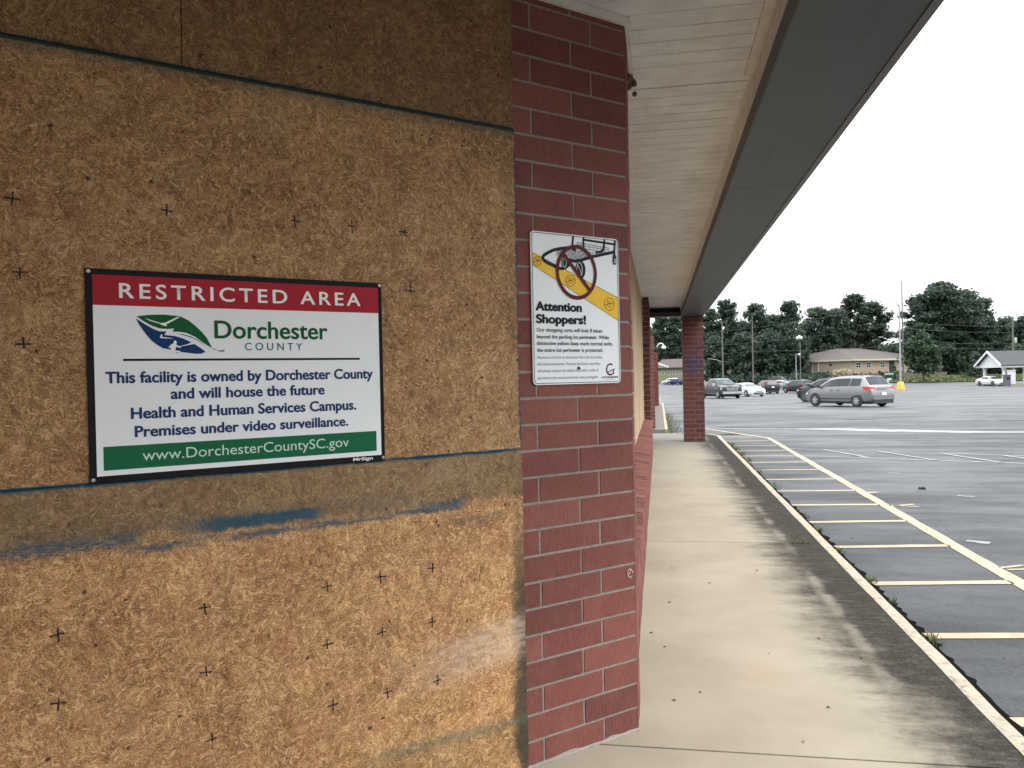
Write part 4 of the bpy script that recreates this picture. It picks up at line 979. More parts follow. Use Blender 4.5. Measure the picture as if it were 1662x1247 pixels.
    for side in (1, -1):
        zl = f0[2]; mb2 = MB(); xa, xb = f0[0]+.03, f1[0]+.06
        hh = .13 if kind != 'pickup' else .20
        A1 = [(xa+.02, side*f0[4]*.58, zl-.03), (xa-.03, side*f0[4]*.93, zl-.01), (xb, side*(f1[4]*.985+.012), zl+.03), (xb, side*(f1[4]*.985+.014), zl-hh+.05), (xa-.03, side*(f0[4]+.012), zl-hh), (xa+.035, side*f0[4]*.60, zl-hh+.01)]
        mb2.add(A1, [(0, 1, 4, 5), (1, 2, 3, 4)]); mb2.build('headlight', M['head'], t)
        mb2 = MB(); xr = b1[0]-.02; zr = T['st'][-3][2]
        if kind == 'suv' and lens == 'tall':
            mb2.box(T['st'][-3][0]-.05, T['st'][-4][0]-.16, side*(.70 if side > 0 else .86), side*(.86 if side > 0 else .70), .98, 1.50)
        else:
            x2 = T['st'][-3][0]; w2 = T['st'][-3][4]
            A1 = [(x2-.085, side*w2*.52, zr-.05), (x2-.06, side*(w2*.98), zr-.01), (x2+.36, side*(w2*1.025), zr-.01), (x2+.30, side*(w2*1.03), zr-.17), (x2-.10, side*(w2*1.0), zr-.20), (x2-.125, side*w2*.55, zr-.17)]
            mb2.add(A1, [(0, 1, 4, 5), (1, 2, 3, 4)])
        mb2.build('tail_light', M['tail'], t)
        mb2 = MB(); mx_ = T['st'][3][0]-.28; zz = T['st'][3][2]+.10; k0 = 1.0 if kind != 'pickup' else 1.45
        yb = side*(T['st'][3][4]*.93); mb2.box(min(mx_, mx_-.10*k0), mx_, min(yb+side*.07, yb+side*(.07+.17*k0)), max(yb+side*.07, yb+side*(.07+.17*k0)), zz-.06*k0, zz+.10*k0)
        mb2.box(mx_-.06, mx_-.02, min(yb-side*.02, yb+side*.08), max(yb-side*.02, yb+side*.08), zz-.04, zz-.01)
        mb2.build('side_mirror', M['chrome' if kind == 'pickup' else ('plastic' if kind != 'sedan' else paint)], t)
        for hx in ((.30, -.20) if kind == 'minivan' else (.15, -.75)):
            mb2 = MB(); yy = side*(T['st'][5][4]*.985+.006); zz = T['st'][5][2]-.14
            mb2.box(hx-.10, hx+.10, min(yy, yy+side*.03), max(yy, yy+side*.03), zz-.018, zz+.018); mb2.build('door_handle', M[paint], t)
        mb2 = MB(); yy = T['st'][5][4]; y_ = side*(yy+.004); ya, yb_ = min(y_, y_-side*.02), max(y_, y_-side*.02)
        mb2.box(T['wheels'][1]+R_*1.25, T['wheels'][0]-R_*1.25, ya, yb_, .43, .47); mb2.build('side_moulding', M[lower] if lower else M['plastic'], t)
        if rails:
            mb2 = MB(); mb2.tube([(.35, side*.60, T['H']-.09), (.25, side*.60, T['H']-.015), (-1.5, side*.60, T['H']-.005), (-1.65, side*.60, T['H']-.07)], .018, 6); mb2.build('roof_rail', M['plastic'], t)
    s0 = T['st'][0]; mb2 = MB()
    if kind == 'pickup':
        mb2.box(s0[0]-.02, s0[0]+.13, -.93, .93, .46, .68); mb2.build('bumper', M['chrome'], t)
        mb2 = MB(); mb2.box(s0[0]-.05, s0[0]+.035, -.52, .52, .76, 1.06); g_ = mb2.build('grille', M['chrome'], t)
        mb2 = MB()
        for z in (.79, .89, .99):
            mb2.box(s0[0]+.03, s0[0]+.042, -.47, -.02, z, z+.055); mb2.box(s0[0]+.03, s0[0]+.042, .02, .47, z, z+.055)
        mb2.build('grille_opening', M['plastic'], g_)
        mb2 = MB(); mb2.box(s0[0]-.1, s0[0]+.06, -.9, .9, .34, .46); mb2.build('air_dam', M['plastic'], t)
    else:
        mb2.box(s0[0]-.06, s0[0]+.012, -.56, .56, .30, .44); mb2.build('lower_grille', M['plastic'], t)
        mb2 = MB(); mb2.box(s0[0]-.04, s0[0]+.014, -.36, .36, s0[2]-.05, s0[2]+.02); mb2.build('grille', M['plastic'], t)
    xe = b0[0]; zb_ = b0[1]
    mb2 = MB(); mb2.box(xe-.035, xe+.12, -b0[4]*.97, b0[4]*.97, zb_+.05, zb_+.30); mb2.build('bumper' if kind != 'minivan' else 'rear_bumper', M[paint] if kind != 'pickup' else M['chrome'], t)
    mb2 = MB(); mb2.box(xe-.02, xe+.2, -b0[4]*.9, b0[4]*.9, .20, zb_+.05); mb2.build('underbody', M['plastic'], t)
    mb2 = MB(); xm, xn = T['st'][-3][0], T['st'][-2][0]; zp = (T['st'][-3][2]+T['st'][-2][2])/2
    mb2.box(xn-.075, xn-.02, -.44, .44, zp+.0, zp+.07); mb2.build('tailgate_garnish', M['chrome'], t)
    if plate:
        mb2 = MB(); mb2.box(xe-.05, xe-.01, -.16, .16, b0[2]-.02, b0[2]+.14); mb2.build('licence_plate', M['plate'], t)
    mb2 = MB(); mb2.box(-2.1 if kind != 'pickup' else -2.6, 2.0, -.70, .70, .17, .32); mb2.build('chassis', M['plastic'], t)
    return t
M['p_silver'] = mat_paint('silver_paint', (.200, .205, .210), .55, .36); M['p_black'] = mat_paint('black_paint', (.005, .0055, .006)); M['p_white'] = mat_paint('white_paint', (.55, .57, .58))
M['p_brown'] = mat_paint('dark_brown_paint', (.016, .014, .013)); M['p_sage'] = mat_paint('grey_green_paint', (.036, .042, .042), .2); M['p_blue'] = mat_paint('deep_blue_paint', (.010, .020, .085), .2)
M['p_lightgrey'] = mat_paint('light_grey_paint', (.27, .28, .29), .3); M['p_tan'] = plain('tan_lower_paint', (.17, .165, .155), .4, .3)
vehicle('minivan', 'minivan', 'silver minivan parked nearest in the lot, tail lights facing the camera', 'minivan', (-1.50, .97), -47, 'p_silver', (1390, 661), rim='alloy', rails=True, scale=.97)
vehicle('suv', 'crossover', 'black crossover half hidden behind the silver minivan', 'suv', (1.32, .92), -46, 'p_black', (1307, 653.0), rim='alloy_dark')
vehicle('suv', 'parked_suv', 'grey-green SUV facing left between the black SUV and the silver minivan', 'suv', (1.32, .92), -33, 'p_sage', (1275, 638), rails=True)
vehicle('suv', 'parked_suv', 'black SUV with tall red tail lights, rear turned to the camera', 'suv', (-1.30, -.9), -20, 'p_black', (1262, 639), lens='tall')
vehicle('sedan', 'sedan', 'white sedan with its front to the camera, right of the black pickup', 'car', (1.42, -.9), 152, 'p_white', (1211, 644.2))
vehicle('pickup', 'pickup_truck', 'black pickup with chrome grille beside the brick pillar', 'pickup', (1.85, -1.0), 158, 'p_brown', (1165, 647.3), lower='p_tan')
vehicle('sedan', 'sedan', 'silver sedan seen behind the black SUV, nose to the right', 'car', (1.42, -.9), 118, 'p_lightgrey', (1279, 632))
vehicle('pickup', 'pickup_truck', 'dark pickup in the back row above the black SUV', 'pickup', (1.85, -1.0), 105, 'p_black', (1276, 627))
vehicle('sedan', 'sedan', 'pale sedan mostly hidden behind the black pickup', 'car', (1.42, -.9), 150, 'p_lightgrey', (1183, 637.5), glass='glass_light')
vehicle('minivan', 'van', 'small white van in the far row above the white sedan', 'van', (1.52, -.9), 130, 'p_white', (1205, 622))
vehicle('suv', 'parked_suv', 'white SUV of which only the roof shows behind the black crossover', 'suv', (1.32, .9), -45, 'p_white', (1330, 643))
vehicle('minivan', 'parked_suv', 'white people carrier far off between the pillars, behind the blue hatchback', 'suv', (1.52, .97), -72, 'p_white', (1078.5, 624.6))
vehicle('suv', 'hatchback', 'dark blue hatchback far off between the brick pillars', 'car', (1.32, .92), -62, 'p_blue', (1086, 625.4), scale=.93)
vehicle('sedan', 'coupe', 'white coupe with black grille standing at the drive-through kiosk', 'car', (1.42, -.9), 143, 'p_white', (1611, 626.8), rim='alloy_dark')

# ------------------------------------------------------------------ far buildings
def frame_on(P, Q):
    d = Vector((Q.x-P.x, Q.y-P.y, 0)); Ln = d.length; return d.normalized(), Ln
def local_thing(name, label, cat, P, Q, zb):
    d, Ln = frame_on(P, Q); t = thing(name, label, cat, (P.x, P.y, zb), math.atan2(d.y, d.x)); return t, Ln
# two-storey apartment house: long face to the right, short face to the left of the near corner
c0 = A(1385, 600, 190); cr = A(1512, 600, 203); zb = -1.1
t, Ln = local_thing('apartment_house', 'two-storey tan brick apartment house with brown hip roof behind the lot', 'building', c0, cr, zb)
Wd = 27.0; He = 5.15
mb = MB(); mb.box(.02, Ln, .05, .3, 0, He, 0); mb.box(.02, Ln, Wd-.3, Wd, 0, He, 0); mb.box(Ln-.25, Ln, .3, Wd-.3, 0, He, 0); mb.build('long_wall', M['tanbrick'], t)
mb = MB(); mb.box(-.22, .0, 0, Wd, 0, He); mb.build('end_wall', M['tanbrick_shaded'], t)
mb = MB(); o_ = .7; zr = He+2.9; h1, h2 = (8.2, Wd/2), (Ln-8.2, Wd/2)
E_ = [(-o_, -o_, He), (Ln+o_, -o_, He), (Ln+o_, Wd+o_, He), (-o_, Wd+o_, He)]
mb.add(E_+[(h1[0], h1[1], zr), (h2[0], h2[1], zr)], [(0, 1, 5, 4), (1, 2, 5), (2, 3, 4, 5), (3, 0, 4)]); mb.build('roof', M['brown_roof'], t)
mb = MB(); mb.box(-o_, Ln+o_, -o_-.06, -o_, He-.32, He+.05); mb.box(-o_-.06, -o_, -o_, Wd+o_, He-.32, He+.05); mb.box(-o_, Ln+o_, -o_, .05, He-.34, He-.30); mb.box(-o_, -.22, 0, Wd+o_, He-.34, He-.30); mb.build('fascia', M['cream'], t)
def window(t, x, z, wd, hh, y=.05, sash=True):
    mb = MB(); mb.box(x-wd/2-.08, x+wd/2+.08, y-.07, y-.002, z-.08, z+hh+.08); f = mb.build('window', M['white_wood'], t)
    mb = MB()
    mb.box(x-wd/2+.02, x-.05, y-.078, y-.071, z+.02, z+hh/2-.04); mb.box(x+.05, x+wd/2-.02, y-.078, y-.071, z+.02, z+hh/2-.04)
    mb.box(x-wd/2+.02, x-.05, y-.078, y-.071, z+hh/2+.04, z+hh-.02); mb.box(x+.05, x+wd/2-.02, y-.078, y-.071, z+hh/2+.04, z+hh-.02)
    mb.build('pane', M['glass'], f)
for k in range(6):
    x = (1393-1385, 1409-1385, 1431-1385, 1461-1385, 1478-1385, 1495-1385)[k]/127*Ln
    window(t, x, 3.25, 1.3, 1.15); window(t, x, .6, 1.3, 1.15)
mb = MB(); x = (1446-1385)/127*Ln; mb.box(x-.75, x+.75, .0, .045, 0, He-.4); mb.build('breezeway', M['dark_open'], t)
for yv in (6.5, 19):
    mb = MB(); mb.box(-.30, -.225, yv-.45, yv+.45, 3.9, 4.3); mb.build('vent', M['dark_open'], t)
for yv in (10.2, 12.2):
    mb = MB(); mb.box(-.33, -.225, yv-.10, yv+.10, 0, He-.3); mb.build('downpipe', M['white_wood'], t)
mb = MB(); mb.box(-.32, -.225, 15.2, 16.4, 0, 1.9); mb.build('meter_panel', M['dark_open'], t)
# house at left between the pillars
c0 = A(1062, 605, 252); cr = A(1137, 605, 244); t, Ln = local_thing('apartment_house', 'khaki house with brown roof and white gable edge seen between the brick pillars', 'building', c0, cr, zb)
He = 4.9
mb = MB(); mb.box(0, Ln, 0, 12, 0, He); mb.build('wall', M['olive'], t)
mb = MB(); mb.add([(-.6, -.8, He-.1), (Ln+.6, -.8, He-.1), (Ln+.6, 12.8, He-.1), (-.6, 12.8, He-.1), (-.6, 6, He+2.6), (Ln+.6, 6, He+2.6)], [(0, 1, 5, 4), (1, 2, 5), (2, 3, 4, 5), (3, 0, 4)]); mb.build('roof', M['brown_roof'], t)
mb = MB(); mb.add([(-2.0, -1.0, He+2.4), (-2, -1, He+2.75), (5.5, -1.0, He+.25), (5.5, -1.0, He-.1), (-2.0, -.8, He+2.4), (-2, -.8, He+2.75), (5.5, -.8, He+.25), (5.5, -.8, He-.1)], [(0,1,2,3),(7,6,5,4),(1,5,6,2),(0,3,7,4),(0,4,5,1),(3,2,6,7)]); mb.build('gable_board', M['white_wood'], t)
mb = MB(); mb.box(0, Ln, -.82, -.76, He-.35, He-.08); mb.build('fascia', M['beam_dark'], t)
for k in range(5): window(t, 1.1+k*1.95, 2.6, .95, 1.0, 0)
# small cream houses glimpsed under the trees
for (px, wpx, zt, lab) in ((1191, 30, 3.0, 'small cream house half hidden by the pines above the white sedan'), (1146, 14, 2.6, 'little cream shed under the trees just right of the brick pillar')):
    c0 = A(px-wpx/2, 605, 205); cr = A(px+wpx/2, 605, 203); t, Ln = local_thing('cream_house', lab, 'house', c0, cr, zb)
    mb = MB(); mb.box(0, Ln, 0, 5, 0, zt); mb.add([(0, 0, zt), (Ln, 0, zt), (Ln/2, 0, zt+1.2), (0, .3, zt), (Ln, .3, zt), (Ln/2, .3, zt+1.2)], [(0,1,2),(5,4,3),(0,3,4,1),(1,4,5,2),(2,5,3,0)]); mb.build('wall', M['cream'], t)
    mb = MB(); mb.add([(-.4, -.3, zt-.2), (-.4, 5.3, zt-.2), (Ln/2, 5.3, zt+1.42), (Ln/2, -.3, zt+1.42), (Ln+.4, 5.3, zt-.2), (Ln+.4, -.3, zt-.2)], [(0,1,2,3),(3,2,4,5)]); mb.build('roof', M['brown_roof'], t)
    for k in range(2): window(t, Ln*(.28+.44*k), 1.0, min(.9, Ln*.18), 1.2, 0)
# fence in front of the apartment house
p, q2 = A(1392, 612, 184), A(1536, 612, 186); t, Ln = local_thing('board_fence', 'dark weathered board fence in front of the apartment house', 'fence', p, q2, -1.0)
mb = MB(); q = random.Random(5); x = 0
while x < Ln: mb.box(x, x+.145, 0, .03, 0, 1.85+q.uniform(-.03, .03)); x += .155
mb.build('boards', M['fence'], t); mb = MB()
for z in (.4, 1.4): mb.box(0, Ln, .031, .08, z, z+.09)
mb.build('rails', M['fence'], t)
# drive-through kiosk
gf = G(1627, 626.5); th_ = math.radians(33); lt, dp = lat_dep(gf); rd = lt*math.cos(th_)+dp*math.sin(th_)
t = thing('drive_through_kiosk', 'white drive-through shelter with dark gabled roof and square columns', 'kiosk', (gf.x, gf.y, lotz(gf.x, gf.y)), math.atan2(rd.y, rd.x))
Ln, Wd, He, o_ = 17.0, 4.9, 2.62, .55
mb = MB(); mb.box(-o_, Ln, -o_, -o_+.10, He, He+.35); mb.box(-o_, Ln, Wd+o_-.1, Wd+o_, He, He+.35); mb.box(-o_+.3, Ln, -o_+.1, Wd+o_-.1, He+.02, He+.10); mb.build('eaves', M['white_wood'], t)
mb = MB(); a0, a1, zt = -o_-.06, Wd+o_+.06, He+2.35
mb.add([(-o_-.12, a0-.12, He+.28), (Ln, a0-.12, He+.28), (Ln, Wd/2, zt), (-o_-.12, Wd/2, zt), (Ln, a1+.12, He+.28), (-o_-.12, a1+.12, He+.28),
        (-o_-.12, a0-.12, He+.40), (Ln, a0-.12, He+.40), (Ln, Wd/2, zt+.13), (-o_-.12, Wd/2, zt+.13), (Ln, a1+.12, He+.40), (-o_-.12, a1+.12, He+.40)],
       [(0,1,2,3),(3,2,4,5),(9,8,7,6),(11,10,8,9),(0,6,7,1),(4,10,11,5)]); mb.build('roof', M['black_roof'], t)
mb = MB(); mb.add([(-o_+.35, a0, He+.10), (-o_+.35, a1, He+.10), (-o_+.35, Wd/2, zt-.12)], [(0, 1, 2)])
for s_ in (0, 1):
    ya, yb_ = (a0-.12, Wd/2) if s_ == 0 else (a1+.12, Wd/2)
    mb.add([(-o_-.16, ya, He+.10), (-o_-.16, ya, He+.42), (-o_-.16, yb_, zt+.15), (-o_-.16, yb_, zt-.17), (-o_-.04, ya, He+.10), (-o_-.04, ya, He+.42), (-o_-.04, yb_, zt+.15), (-o_-.04, yb_, zt-.17)], [(0,1,2,3),(7,6,5,4),(0,4,5,1),(1,5,6,2),(2,6,7,3),(3,7,4,0)])
mb.build('gable', M['white_wood'], t)
for (x, y) in ((.35, .2), (.35, Wd-.3), (3.4, .2), (3.4, Wd-.3), (7.2, .2), (7.2, Wd-.3), (11.5, .2), (11.5, Wd-.3)):
    mb = MB(); mb.box(x-.15, x+.15, y-.15, y+.15, .25, He); mb.box(x-.22, x+.22, y-.22, y+.22, He-.28, He-.01); mb.box(x-.2, x+.2, y-.2, y+.2, 0, .25)
    mb.build('column', M['white_wood'], t)
mb = MB(); mb.box(-.2, Ln, -.3, .7, -.1, .16); mb.box(-.2, Ln, Wd-.8, Wd+.3, -.1, .16); mb.build('island', M['kerb'], t)
g2 = G(1636.5, 627.2); k_ = thing('bank_machine', 'tall grey machine cabinet in front of the drive-through columns', 'cabinet', (g2.x, g2.y, lotz(g2.x, g2.y)), math.atan2(rd.y, rd.x))
mb = MB(); mb.box(-.38, .38, 0, .6, 0, 1.5); mb.box(-.42, .42, -.06, .64, 1.5, 1.62); mb.build('cabinet', M['grey_box'], k_); mb = MB(); mb.box(-.25, .25, -.012, .0, .9, 1.3); mb.build('screen', M['glass'], k_)
g2 = G(1643, 623.5); k_ = thing('teller_box', 'white box with small roof between the kiosk columns', 'cabinet', (g2.x, g2.y, lotz(g2.x, g2.y)), 0)
mb = MB(); mb.box(-.5, .5, 0, .6, 0, 2.1); mb.box(-.56, .56, -.06, .66, 2.1, 2.22); mb.build('cabinet', M['white_wood'], k_)
# donation bin and green lidded cart
g2 = A(1443, 618, 176); k_ = thing('donation_bin', 'dark green donation bin with white notice beyond the silver minivan', 'bin', (g2.x, g2.y, -1.1), -.28)
mb = MB(); mb.add([(-.85, 0, 0), (.85, 0, 0), (.85, 1.3, 0), (-.85, 1.3, 0), (-.85, 0, 1.65), (.85, 0, 1.65), (.85, 1.3, 2.0), (-.85, 1.3, 2.0)], [(0,3,2,1),(4,5,6,7),(0,1,5,4),(1,2,6,5),(2,3,7,6),(3,0,4,7)]); mb.build('box', M['dark_green'], k_)
mb = MB(); mb.box(-.38, .48, -.012, -.002, .25, .95); mb.build('notice', M['white_wood'], k_); mb = MB(); mb.box(-.6, .6, -.03, -.002, 1.15, 1.45); mb.build('chute', M['dark_open'], k_)
g2 = A(1407, 611, 150); k_ = thing('wheeled_bin', 'bright green lidded bin standing far behind the minivan roof', 'bin', (g2.x, g2.y, -1.1), -.3)
mb = MB(); mb.add([(-.42, -.42, .1), (.42, -.42, .1), (.42, .42, .1), (-.42, .42, .1), (-.52, -.52, 1.5), (.52, -.52, 1.5), (.52, .52, 1.5), (-.52, .52, 1.5)], [(0,3,2,1),(4,5,6,7),(0,1,5,4),(1,2,6,5),(2,3,7,6),(3,0,4,7)]); mb.build('tub', M['dark_green'], k_)
mb = MB(); mb.add([(-.58, -.58, 1.5), (.58, -.58, 1.5), (.58, .58, 1.5), (-.58, .58, 1.5), (-.35, -.35, 1.75), (.35, -.35, 1.75), (.35, .35, 1.75), (-.35, .35, 1.75)], [(0,3,2,1),(4,5,6,7),(0,1,5,4),(1,2,6,5),(2,3,7,6),(3,0,4,7)]); mb.build('lid', M['bright_green'], k_)
# grassy verge behind a pale kerb
mb = MB(); vx = [12, 21, 30, 34, 46, 56, 66, 80, 110, 160]; vy = lambda x: 300 if x < 12 else (300-(x-12)*6.33 if x < 30 else (186-(x-30)*.75 if x < 56 else 166.5))
for a, b in zip(vx[:-1], vx[1:]):
    for (s0, z0), (s1, z1) in (((.15, -.95), (6, -.70)), ((6, -.70), (15, .05)), ((15, .05), (40, .0))):
        mb.quad((a, vy(a)+s0, z0), (b, vy(b)+s0, z0), (b, vy(b)+s1, z1), (a, vy(a)+s1, z1))
struct(mb.build('grass_verge', M['grass']))
mb = MB()
for a, b in zip(vx[:-1], vx[1:]):
    mb.quad((a, vy(a)-.1, -1.3), (b, vy(b)-.1, -1.3), (b, vy(b)-.1, -.92), (a, vy(a)-.1, -.92)); mb.quad((a, vy(a)-.1, -.92), (b, vy(b)-.1, -.92), (b, vy(b)+.3, -.915), (a, vy(a)+.3, -.915))
struct(mb.build('verge_kerb', M['concrete']))

# ------------------------------------------------------------------ vegetation
def leaf_mesh(name, mat, C, size, tone, seed, parent=None, flat_=0.0, asp=1.6):
    r = np.random.default_rng(seed); n = len(C)
    nr = r.normal(size=(n, 3)); nr[:, 2] = nr[:, 2]*(1-flat_)+flat_*2.0*np.sign(nr[:, 2]+1e-6)
    nr /= np.linalg.norm(nr, axis=1)[:, None]; h = r.normal(size=(n, 3)); u = np.cross(nr, h); u /= np.linalg.norm(u, axis=1)[:, None]; v = np.cross(nr, u)
    s_ = (size*r.uniform(.6, 1.35, n))[:, None]
    V = np.empty((n, 4, 3)); V[:, 0] = C-u*s_*asp*.5; V[:, 1] = C+v*s_*.5; V[:, 2] = C+u*s_*asp*.5; V[:, 3] = C-v*s_*.5
    me = bpy.data.meshes.new(name); me.vertices.add(n*4); me.vertices.foreach_set('co', V.reshape(-1))
    me.loops.add(n*4); me.loops.foreach_set('vertex_index', np.arange(n*4, dtype=np.int32)); me.polygons.add(n)
    me.polygons.foreach_set('loop_start', np.arange(0, n*4, 4, dtype=np.int32)); me.polygons.foreach_set('loop_total', np.full(n, 4, dtype=np.int32))
    at = me.attributes.new('tone', 'FLOAT', 'FACE'); at.data.foreach_set('value', np.clip(tone, 0, 1).astype(np.float32))
    me.materials.append(mat); me.update(); me.validate()
    o = bpy.data.objects.new(name, me); COL.objects.link(o)
    if parent: o.parent = parent
    return o
def blobs_to_points(bl, dens, r):
    C, Tn = [], []
    for (x, y, z, rx, ry, rz) in bl:
        n = max(8, int(dens*(rx*ry*rz)**(2/3)))
        d = r.normal(size=(n, 3)); d /= np.linalg.norm(d, axis=1)[:, None]
        rad = np.abs(r.normal(0, .72, n)).clip(.05, 1.75)
        C.append(np.stack([x+d[:, 0]*rad*rx, y+d[:, 1]*rad*ry, z+d[:, 2]*rad*rz*.9], 1))
        Tn.append(np.clip(r.uniform(.2, .8)+r.normal(0, .18, n), 0, 1))
    return np.concatenate(C), np.concatenate(Tn)
def pine(label, px, pytop, Y, wpx, seed, group, base=-1.0, first=.32, dens=125, leaf=.46):
    r = np.random.default_rng(seed); P = A(px, pytop, Y); H = P.z-base; kx = Y/F_PX; rad = wpx*kx*.60
    t = thing('pine_tree', label, 'tree', (P.x, P.y, base), r.uniform(0, 6), group)
    mb = MB(); lean = r.normal(0, .012, 2)*H
    sp = [(lean[0]*k*k, lean[1]*k*k, H*k*.97) for k in np.linspace(0, 1, 8)]
    mb.tube(sp, [.34*(1-.86*k)*(H/24) for k in np.linspace(0, 1, 8)], 7)
    bl = []; nl = int(15+H*.5)
    for i in range(nl):
        f = first+(1-first)*(i/(nl-1))**.85; a = i*2.4+r.normal(0, .5)
        env = math.sin(min(1, (f-first)/(1-first)*.86+.16)*math.pi)**.65
        ln = rad*max(.22, env)*r.uniform(.55, 1.08); z = H*f
        bx, by = lean[0]*f*f, lean[1]*f*f; ex, ey, ez = bx+math.cos(a)*ln, by+math.sin(a)*ln, z+ln*r.uniform(.05, .35)
        mb.tube([(bx, by, z-.3), ((bx+ex)/2, (by+ey)/2, z+ln*.05), (ex, ey, ez)], [.09, .06, .03], 5)
        for k in range(r.integers(3, 6)):
            g_ = r.uniform(.40, 1.08); s_ = r.uniform(.55, 1.35)*rad*.22
            bl.append((bx+(ex-bx)*g_+r.normal(0, .4), by+(ey-by)*g_+r.normal(0, .4), z+(ez-z)*g_+r.normal(0, .3), s_*1.2, s_*1.2, s_*.70))
    bl.append((lean[0], lean[1], H-.7, rad*.15, rad*.15, .8)); bl.append((lean[0]+r.normal(0, .5), lean[1], H-1.7, rad*.24, rad*.22, .9))
    mb.build('trunk', M['bark'], t, smooth=60)
    bl = [(x, y, min(z, H-c_*.9), a_, b_, c_) for (x, y, z, a_, b_, c_) in bl]; C, Tn = blobs_to_points(bl, dens, r)
    leaf_mesh('crown', M['pine'], C, leaf, Tn, seed, t, .15, 1.9); return t
def broad(label, px, pytop, Y, wpx, seed, group, base=-1.0, low=.14, dens=80, leaf=.6, mat='broad', name='broadleaf_tree', nb=46, trunk=.30, cone=False):
    r = np.random.default_rng(seed); P = A(px, pytop, Y); H = P.z-base; kx = Y/F_PX; rad = wpx*kx/2
    t = thing(name, label, 'tree', (P.x, P.y, base), r.uniform(0, 6), group)
    mb = MB(); mb.tube([(0, 0, -.3), (0.05, 0, H*.2), (.1, .05, H*.5), (.12, 0, H*.85)], [trunk*1.15, trunk, trunk*.6, .05], 8); bl = []
    for i in range(nb):
        f = r.uniform(0, 1); a = r.uniform(0, 6.283); env = math.sqrt(max(.03, 1-abs(2*f-1)**2.3*(.99 if f > .5 else .75))) if not cone else (1.02-f)*.95
        rr = rad*env*math.sqrt(r.uniform(.08, 1))*.86; z = H*(low+(1-low)*f)*.955; s_ = r.uniform(.11, .26)*rad+.2
        x, y = rr*math.cos(a), rr*math.sin(a); bl.append((x, y, min(z, H-s_*.7), s_*1.15, s_*1.15, s_*.85))
        if i % 3 == 0: mb.tube([(.06, 0, max(H*.15, z*.55)), (x*.5, y*.5, z*.85), (x, y, z)], [trunk*.35, trunk*.2, .03], 5)
    mb.build('trunk', M['bark'], t, smooth=60)
    C, Tn = blobs_to_points(bl, dens, r); leaf_mesh('crown', M[mat], C, leaf, Tn, seed, t); return t
# back row first, then the front of the wood
TG = 'trees along the far side of the lot'
BK = [(1066, 522, 285, 48), (1092, 538, 285, 52), (1126, 528, 285, 52), (1156, 530, 262, 54), (1200, 522, 258, 56), (1240, 526, 262, 58), (1270, 520, 255, 54), (1312, 522, 262, 58), (1352, 522, 258, 58), (1394, 538, 262, 52), (1424, 562, 268, 54), (1452, 558, 270, 48), (1478, 530, 262, 52), (1516, 515, 258, 60), (1556, 522, 258, 62), (1600, 534, 262, 60), (1640, 532, 258, 56), (1676, 530, 262, 58)]
DB = ['behind the far columns', 'behind the khaki house', 'right above the khaki house roof', 'behind the pillar top', 'behind the leftmost lamp pole', 'between the two bare utility poles', 'left of the floodlight pole', 'right of the floodlight pole', 'above the left end of the apartment house', 'above the apartment house hip', 'low, above the apartment ridge under the sky gap', 'low, left of the lamp post', 'behind the lamp post', 'behind the highest right-hand pine', 'behind the young tree and its right side', 'left of the kiosk gable', 'above the kiosk roof', 'at the right edge above the kiosk']
for i, (px, py, Y, wp) in enumerate(BK):
    broad('dark leafy tree in the back row, ' + DB[i], px, py, Y, wp, 300+i, TG, low=.03, nb=80, dens=95, leaf=.72, trunk=.4)
PN = [(1076, 505, 268, 34, .30, 'tall pine between the slim far columns'), (1098, 514, 270, 36, .28, 'pine just left of the large brick pillar'), (1152, 503, 205, 36, .30, 'pine rising right beside the canopy corner'), (1178, 488, 208, 40, .34, 'tall loose-crowned pine behind the leftmost lamp pole'),
      (1226, 494, 204, 44, .30, 'wide pine behind the second bare utility pole'), (1252, 512, 210, 34, .26, 'shorter pine left of the round-topped one'), (1278, 490, 206, 42, .24, 'round-topped pine left of the floodlight'), (1326, 500, 212, 46, .30, 'pine right of the floodlight pole'), (1358, 503, 214, 40, .34, 'pine at the left end of the apartment roof'),
      (1386, 478, 222, 36, .48, 'slender pine standing above its neighbours over the apartment house'), (1414, 492, 226, 46, .40, 'spreading pine left of the bright sky gap'),
      (1494, 480, 206, 46, .38, 'pine with wide left limbs right of the lamp post'), (1524, 460, 204, 60, .32, 'highest broad pine in the right part of the wood'), (1562, 474, 208, 54, .28, 'big pine sloping down to the right of the highest one'), (1590, 486, 212, 44, .26, 'pine at the right shoulder of the tall group')]
for i, (px, py, Y, wp, fs, lab) in enumerate(PN):
    pine(lab, px, py, Y, wp, 40+i*3, TG, first=fs)
FR = [(1118, 540, 275, 40, 'mid-height leafy tree above the khaki house'), (1160, 545, 196, 42, 'mid-height leafy tree behind the parked pickup'), (1206, 540, 195, 46, 'leafy tree between the lamp pole and the bare pole'), (1248, 535, 197, 46, 'leafy tree above the black SUV'), (1290, 535, 200, 44, 'leafy tree behind the floodlight pole'), (1338, 540, 222, 50, 'leafy tree behind the apartment house left end'), (1376, 545, 225, 40, 'leafy tree behind the apartment hip roof'),
      (1500, 530, 212, 50, 'dark leafy tree behind the young tree'), (1546, 530, 208, 56, 'dark leafy mass right of the young tree'), (1598, 527, 210, 50, 'dark leafy tree just left of the kiosk'), (1634, 517, 214, 52, 'leafy tree behind the transformer pole'), (1662, 514, 205, 52, 'leafy tree at the right picture edge')]
for i, (px, py, Y, wp, lab) in enumerate(FR):
    broad(lab, px, py, Y, wp, 500+i, TG, low=.06, nb=80, dens=105, leaf=.58, trunk=.35)
broad('young round-crowned tree with bare stem on the verge, right of the lamp post', 1497, 541, 168, 54, 701, TG, base=-.85, low=.22, dens=150, leaf=.42, mat='young', nb=60, trunk=.16)
